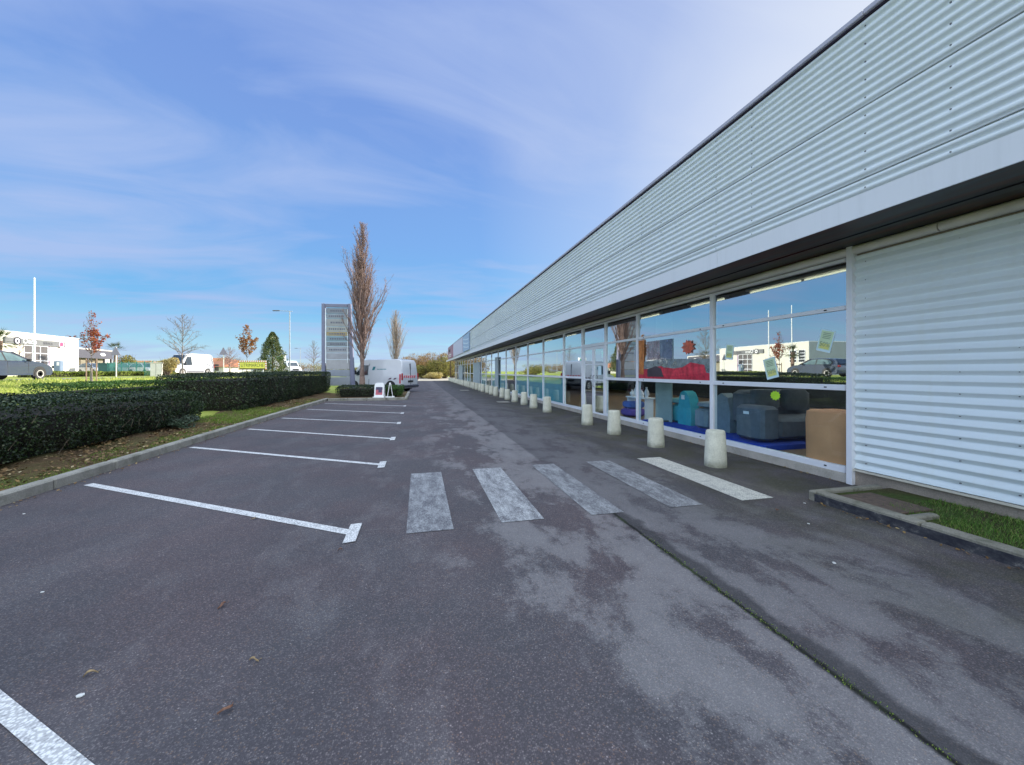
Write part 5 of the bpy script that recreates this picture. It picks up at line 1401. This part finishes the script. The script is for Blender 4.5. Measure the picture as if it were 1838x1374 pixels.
tri_sign(401, 38, 3.80, 'triangular warning sign above the second hedge, by the orange roofs')
# utility cabinet, post box
x, y_ = gp((281-919)/700, 35.5); t = thing('utility_cabinet', 'pale cream utility cabinet beside the side road', 'cabinet', (x, y_, tz(x, y_)), .35)
mb = MB(); mb.rbox(-.38, .38, -.3, .3, 0, 1.2, .015); mb.build('body', M('cabinet_cream', (.72, .68, .56), .6), t); mb = MB(); mb.rbox(-.42, .42, -.34, .34, 1.2, 1.26, .01); mb.build('lid', M('cabinet_cream', (.72, .68, .56), .6), t); mb = MB(); mb.box(-.01, .01, -.304, -.3005, .08, 1.12); mb.build('door_gap', BLK, t)
x, y_ = gp((105-919)/700, 37); t = thing('charging_post', 'blue grey post with a small side box against the workshop wall', 'post', (x, y_, tz(x, y_)), 0)
mb = MB(); mb.rbox(-.25, .25, -.2, .2, 0, 1.45, .04); mb.build('body', M('post_blue', (.16, .22, .32), .5), t); mb = MB(); mb.rbox(-.45, -.26, -.12, .12, .75, 1.0, .02); mb.build('side_box', BLK, t); mb = MB(); mb.rbox(.0, .2, -.205, -.2005, 1.0, 1.35, .002); mb.build('screen', SWH, t)
# green mesh fence
A = Vector(gp((193-919)/700, 44)); B = Vector(gp((274-919)/700, 39)); Lf = (B - A).length; fz = tz(A.x, A.y)
t = thing('mesh_fence', 'green wire mesh fence in front of the parked cars', 'fence', (A.x, A.y, fz), math.atan2((B-A).y, (B-A).x))
GF = M('fence_green', (0.02, 0.20, 0.16), .5)
nf = 6
for k in range(nf):
    x0, x1 = Lf*k/nf + .03, Lf*(k+1)/nf - .03; mb = MB()
    for q in np.arange(x0, x1, .10): mb.box(q, q + .014, -.006, .006, .05, 1.42)
    for z in (.1, .5, .9, 1.35): mb.box(x0, x1, -.012, .012, z, z + .02)
    mb.build('mesh_panel', GF, t)
for k in range(nf + 1):
    mb = MB(); mb.box(Lf*k/nf - .025, Lf*k/nf + .025, -.03, .03, -.1, 1.5); mb.build('post', GF, t)
# white gate beyond second hedge
x, y_ = gp((190-919)/700, 46.5); t = thing('green_bin', 'dark green container at the left end of the mesh fence', 'container', (x, y_, tz(x, y_)), .2)
mb = MB(); mb.rbox(-.55, .55, -.4, .4, .05, 1.35, .04); mb.build('body', M('bin_green', (.02, .10, .09), .5), t); mb = MB(); mb.rbox(-.6, .6, -.45, .45, 1.35, 1.45, .04); mb.build('lid', M('bin_green', (.02, .10, .09), .5), t)
# yellow board
x, y_ = gp((453-919)/700, 31); z0 = tz(x, y_)
t = thing('shop_board', 'yellow board reading LITRIMARCHE with orange and white hazard border', 'sign', (x, y_, z0), -TH - .0)
zc = 1.45 + 11.3*31/700 - z0; bw, bh = 1.12, .36
mb = MB(); mb.box(-bw, bw, 0, .05, zc - bh, zc + bh); mb.build('panel', BLK, t)
OR = M('hazard_orange', (0.72, 0.28, 0.04), .5); 
mb = MB()
def hz(x0, x1, z0_, z1_, horiz):
    n_ = int(round((x1-x0 if horiz else z1_-z0_)/.085))
    for k in range(n_):
        if horiz: a = x0 + (x1-x0)*k/n_; b_ = x0 + (x1-x0)*(k+1)/n_; mb.prism([(a, z0_), (b_, z0_), (min(b_ + .04, x1), z1_), (min(a + .04, x1), z1_)], 'y', -.012, -.001, k % 2)
        else: a = z0_ + (z1_-z0_)*k/n_; b_ = z0_ + (z1_-z0_)*(k+1)/n_; mb.prism([(x0, a), (x1, a), (x1, b_), (x0, b_)], 'y', -.012, -.001, k % 2)
hz(-bw, bw, zc + bh - .11, zc + bh, True); hz(-bw, -bw + .1, zc - bh, zc + bh - .112, False); hz(bw - .1, bw, zc - bh, zc + bh - .112, False)
mb.build('hazard_border', [OR, SWH], t)
mb = MB(); mb.box(-bw + .13, bw - .13, -.014, -.001, zc - bh + .10, zc + bh - .15); mb.build('yellow_field', M('board_yellow', (0.72, 0.68, 0.10), .5, var=.05), t)
text('lettering', 'LITRIMARCHE', .37, M('board_ink', (.10, .14, .03), .5), (0, -.018, zc - .025), (1, 0, 0), (0, 0, 1), t, .003, 'CENTER', .80)
for sx_ in (-.8, .8):
    mb = MB(); mb.box(sx_ - .03, sx_ + .03, .051, .11, -.1, zc + bh - .05); mb.build('post', GALV, t)
mb = MB(); mb.rbox(-.9, .9, -.05, .5, .55, .75, .03); mb.build('trailer_bed', M('trailer_green', (.35, .42, .28), .6), t)
# white pylon with green panel
x, y_ = gp((503-919)/700, 78); t = thing('pylon_sign', 'white pylon with green panel on top beyond the evergreen', 'sign', (x, y_, tz(x, y_)), -TH)
mb = MB(); mb.rbox(-1.0, 1.0, -.3, .3, -.1, 3.75, .03); mb.build('body', WHITEP, t); mb = MB(); mb.rbox(-.55, .8, -.33, -.301, 2.75, 3.45, .01); mb.build('panel', M('pylon_green', (0.01, 0.35, 0.13), .5), t)
mb = MB(); mb.box(-.35, .15, -.34, -.331, 3.1, 3.25); mb.build('emblem', SWH, t)
# totem sign
t = thing('totem_sign', 'tall grey totem sign with stacked tenant panels beside the poplar', 'sign', (-5.25, 28.0, .0), -TH + .10)
LIL = M('totem_lilac', (0.17, 0.18, 0.27), .45)
mb = MB(); mb.rbox(-1.02, -.80, -.12, .12, 0, 5.95, .015); mb.build('post', LIL, t)
mb = MB(); mb.add([(p[0] + .0, p[1], p[2]) for p in [(.66, -.12, 5.95), (.84, -.12, 5.95), (.84, .12, 5.95), (.66, .12, 5.95), (.86, -.12, 0), (1.10, -.12, 0), (1.10, .12, 0), (.86, .12, 0)]], [(0,1,2,3),(4,7,6,5),(0,4,5,1),(1,5,6,2),(2,6,7,3),(3,7,4,0)]); mb.build('post', LIL, t)
mb = MB(); mb.rbox(-.795, .64, -.10, .10, 5.72, 5.93, .01); mb.build('header', LIL, t)
mb = MB()
for sx0, sx1 in ((-.78, -.73), (.64, .665)): 
    mb.box(sx0, sx1, -.13, -.05, 2.0, 5.6)
mb.build('edge_strip', M('strip_white', (.85, .9, .95), .25), t)
rows = [(5.30, 5.66, (.20, .26, .36)), (4.98, 5.27, (.30, .38, .48)), (4.45, 4.95, (.42, .44, .46)), (4.12, 4.42, (.52, .54, .50)), (3.82, 4.09, (.50, .36, .08)), (3.45, 3.79, (.18, .38, .50)), (3.12, 3.42, (.22, .30, .38)), (2.70, 3.09, (.46, .50, .60)), (2.25, 2.67, (.48, .50, .60)), (1.60, 2.22, (.58, .58, .64)), (1.1, 1.57, (.34, .40, .52)), (.5, 1.07, (.42, .47, .58))]
for k, (a, b, c) in enumerate(rows):
    wr = .63 + (5.6 - (a + b)/2)*.036
    mb = MB(); mb.rbox(-.72, wr, -.07, .07, a, b, .008, 0)
    if k < 8:
        r_ = random.Random(k); x0 = -.60 + r_.uniform(0, .15); zm = (a+b)/2
        while x0 < wr - .25: 
            l_ = r_.uniform(.05, .12); mb.box(x0, x0 + l_, -.074, -.0705, zm - .06, zm + .05, 1); x0 += l_ + .04
    mb.build('tenant_panel', [M(f'tenant_{k}', tuple(q*.45 + .10 for q in c), .4), M('tenant_ink', (.12, .13, .18), .5)], t)
# pavement boards on the island
def a_board(x, y_, rz, label):
    t = thing('pavement_sign', label, 'sign', (x, y_, .105), rz, 'pavement signs on the island')
    for sg in (-1, 1):
        mb = MB(); mb.M = Matrix.Translation((0, sg*.13, .05)) @ Matrix.Rotation(sg*R(9), 4, 'X')
        pts = [(-.24, 0), (.24, 0), (.24, .60), (.21, .68), (.14, .72), (-.14, .72), (-.21, .68), (-.24, .60)]
        mb.prism(pts, 'y', -.015, .015); mb.build('panel', WHITEP, t)
        mb = MB(); mb.M = Matrix.Translation((0, sg*.13, .05)) @ Matrix.Rotation(sg*R(9), 4, 'X'); o_ = .0155*sg
        mb.box(-.17, .17, min(o_, o_*1.2), max(o_, o_*1.2), .10, .50, 0); mb.box(-.17, .17, min(o_*1.21, o_*1.4), max(o_*1.21, o_*1.4), .36, .50, 1); mb.box(-.03, .14, min(o_*1.41, o_*1.5), max(o_*1.41, o_*1.5), .22, .42, 1)
        mb.build('poster', [M('poster_rose', (.55, .14, .18), .6, var=.3, vscale=12), M('poster_dark', (.07, .06, .12), .6)], t)
    mb = MB(); mb.rbox(-.29, .29, -.22, .22, 0, .06, .015); mb.build('base', WHITEP, t)
a_board(-1.95, 20.95, -TH, 'white pavement sign with red poster facing the car park')
a_board(-1.45, 21.05, R(94), 'white pavement sign seen edge-on beside the red poster one')
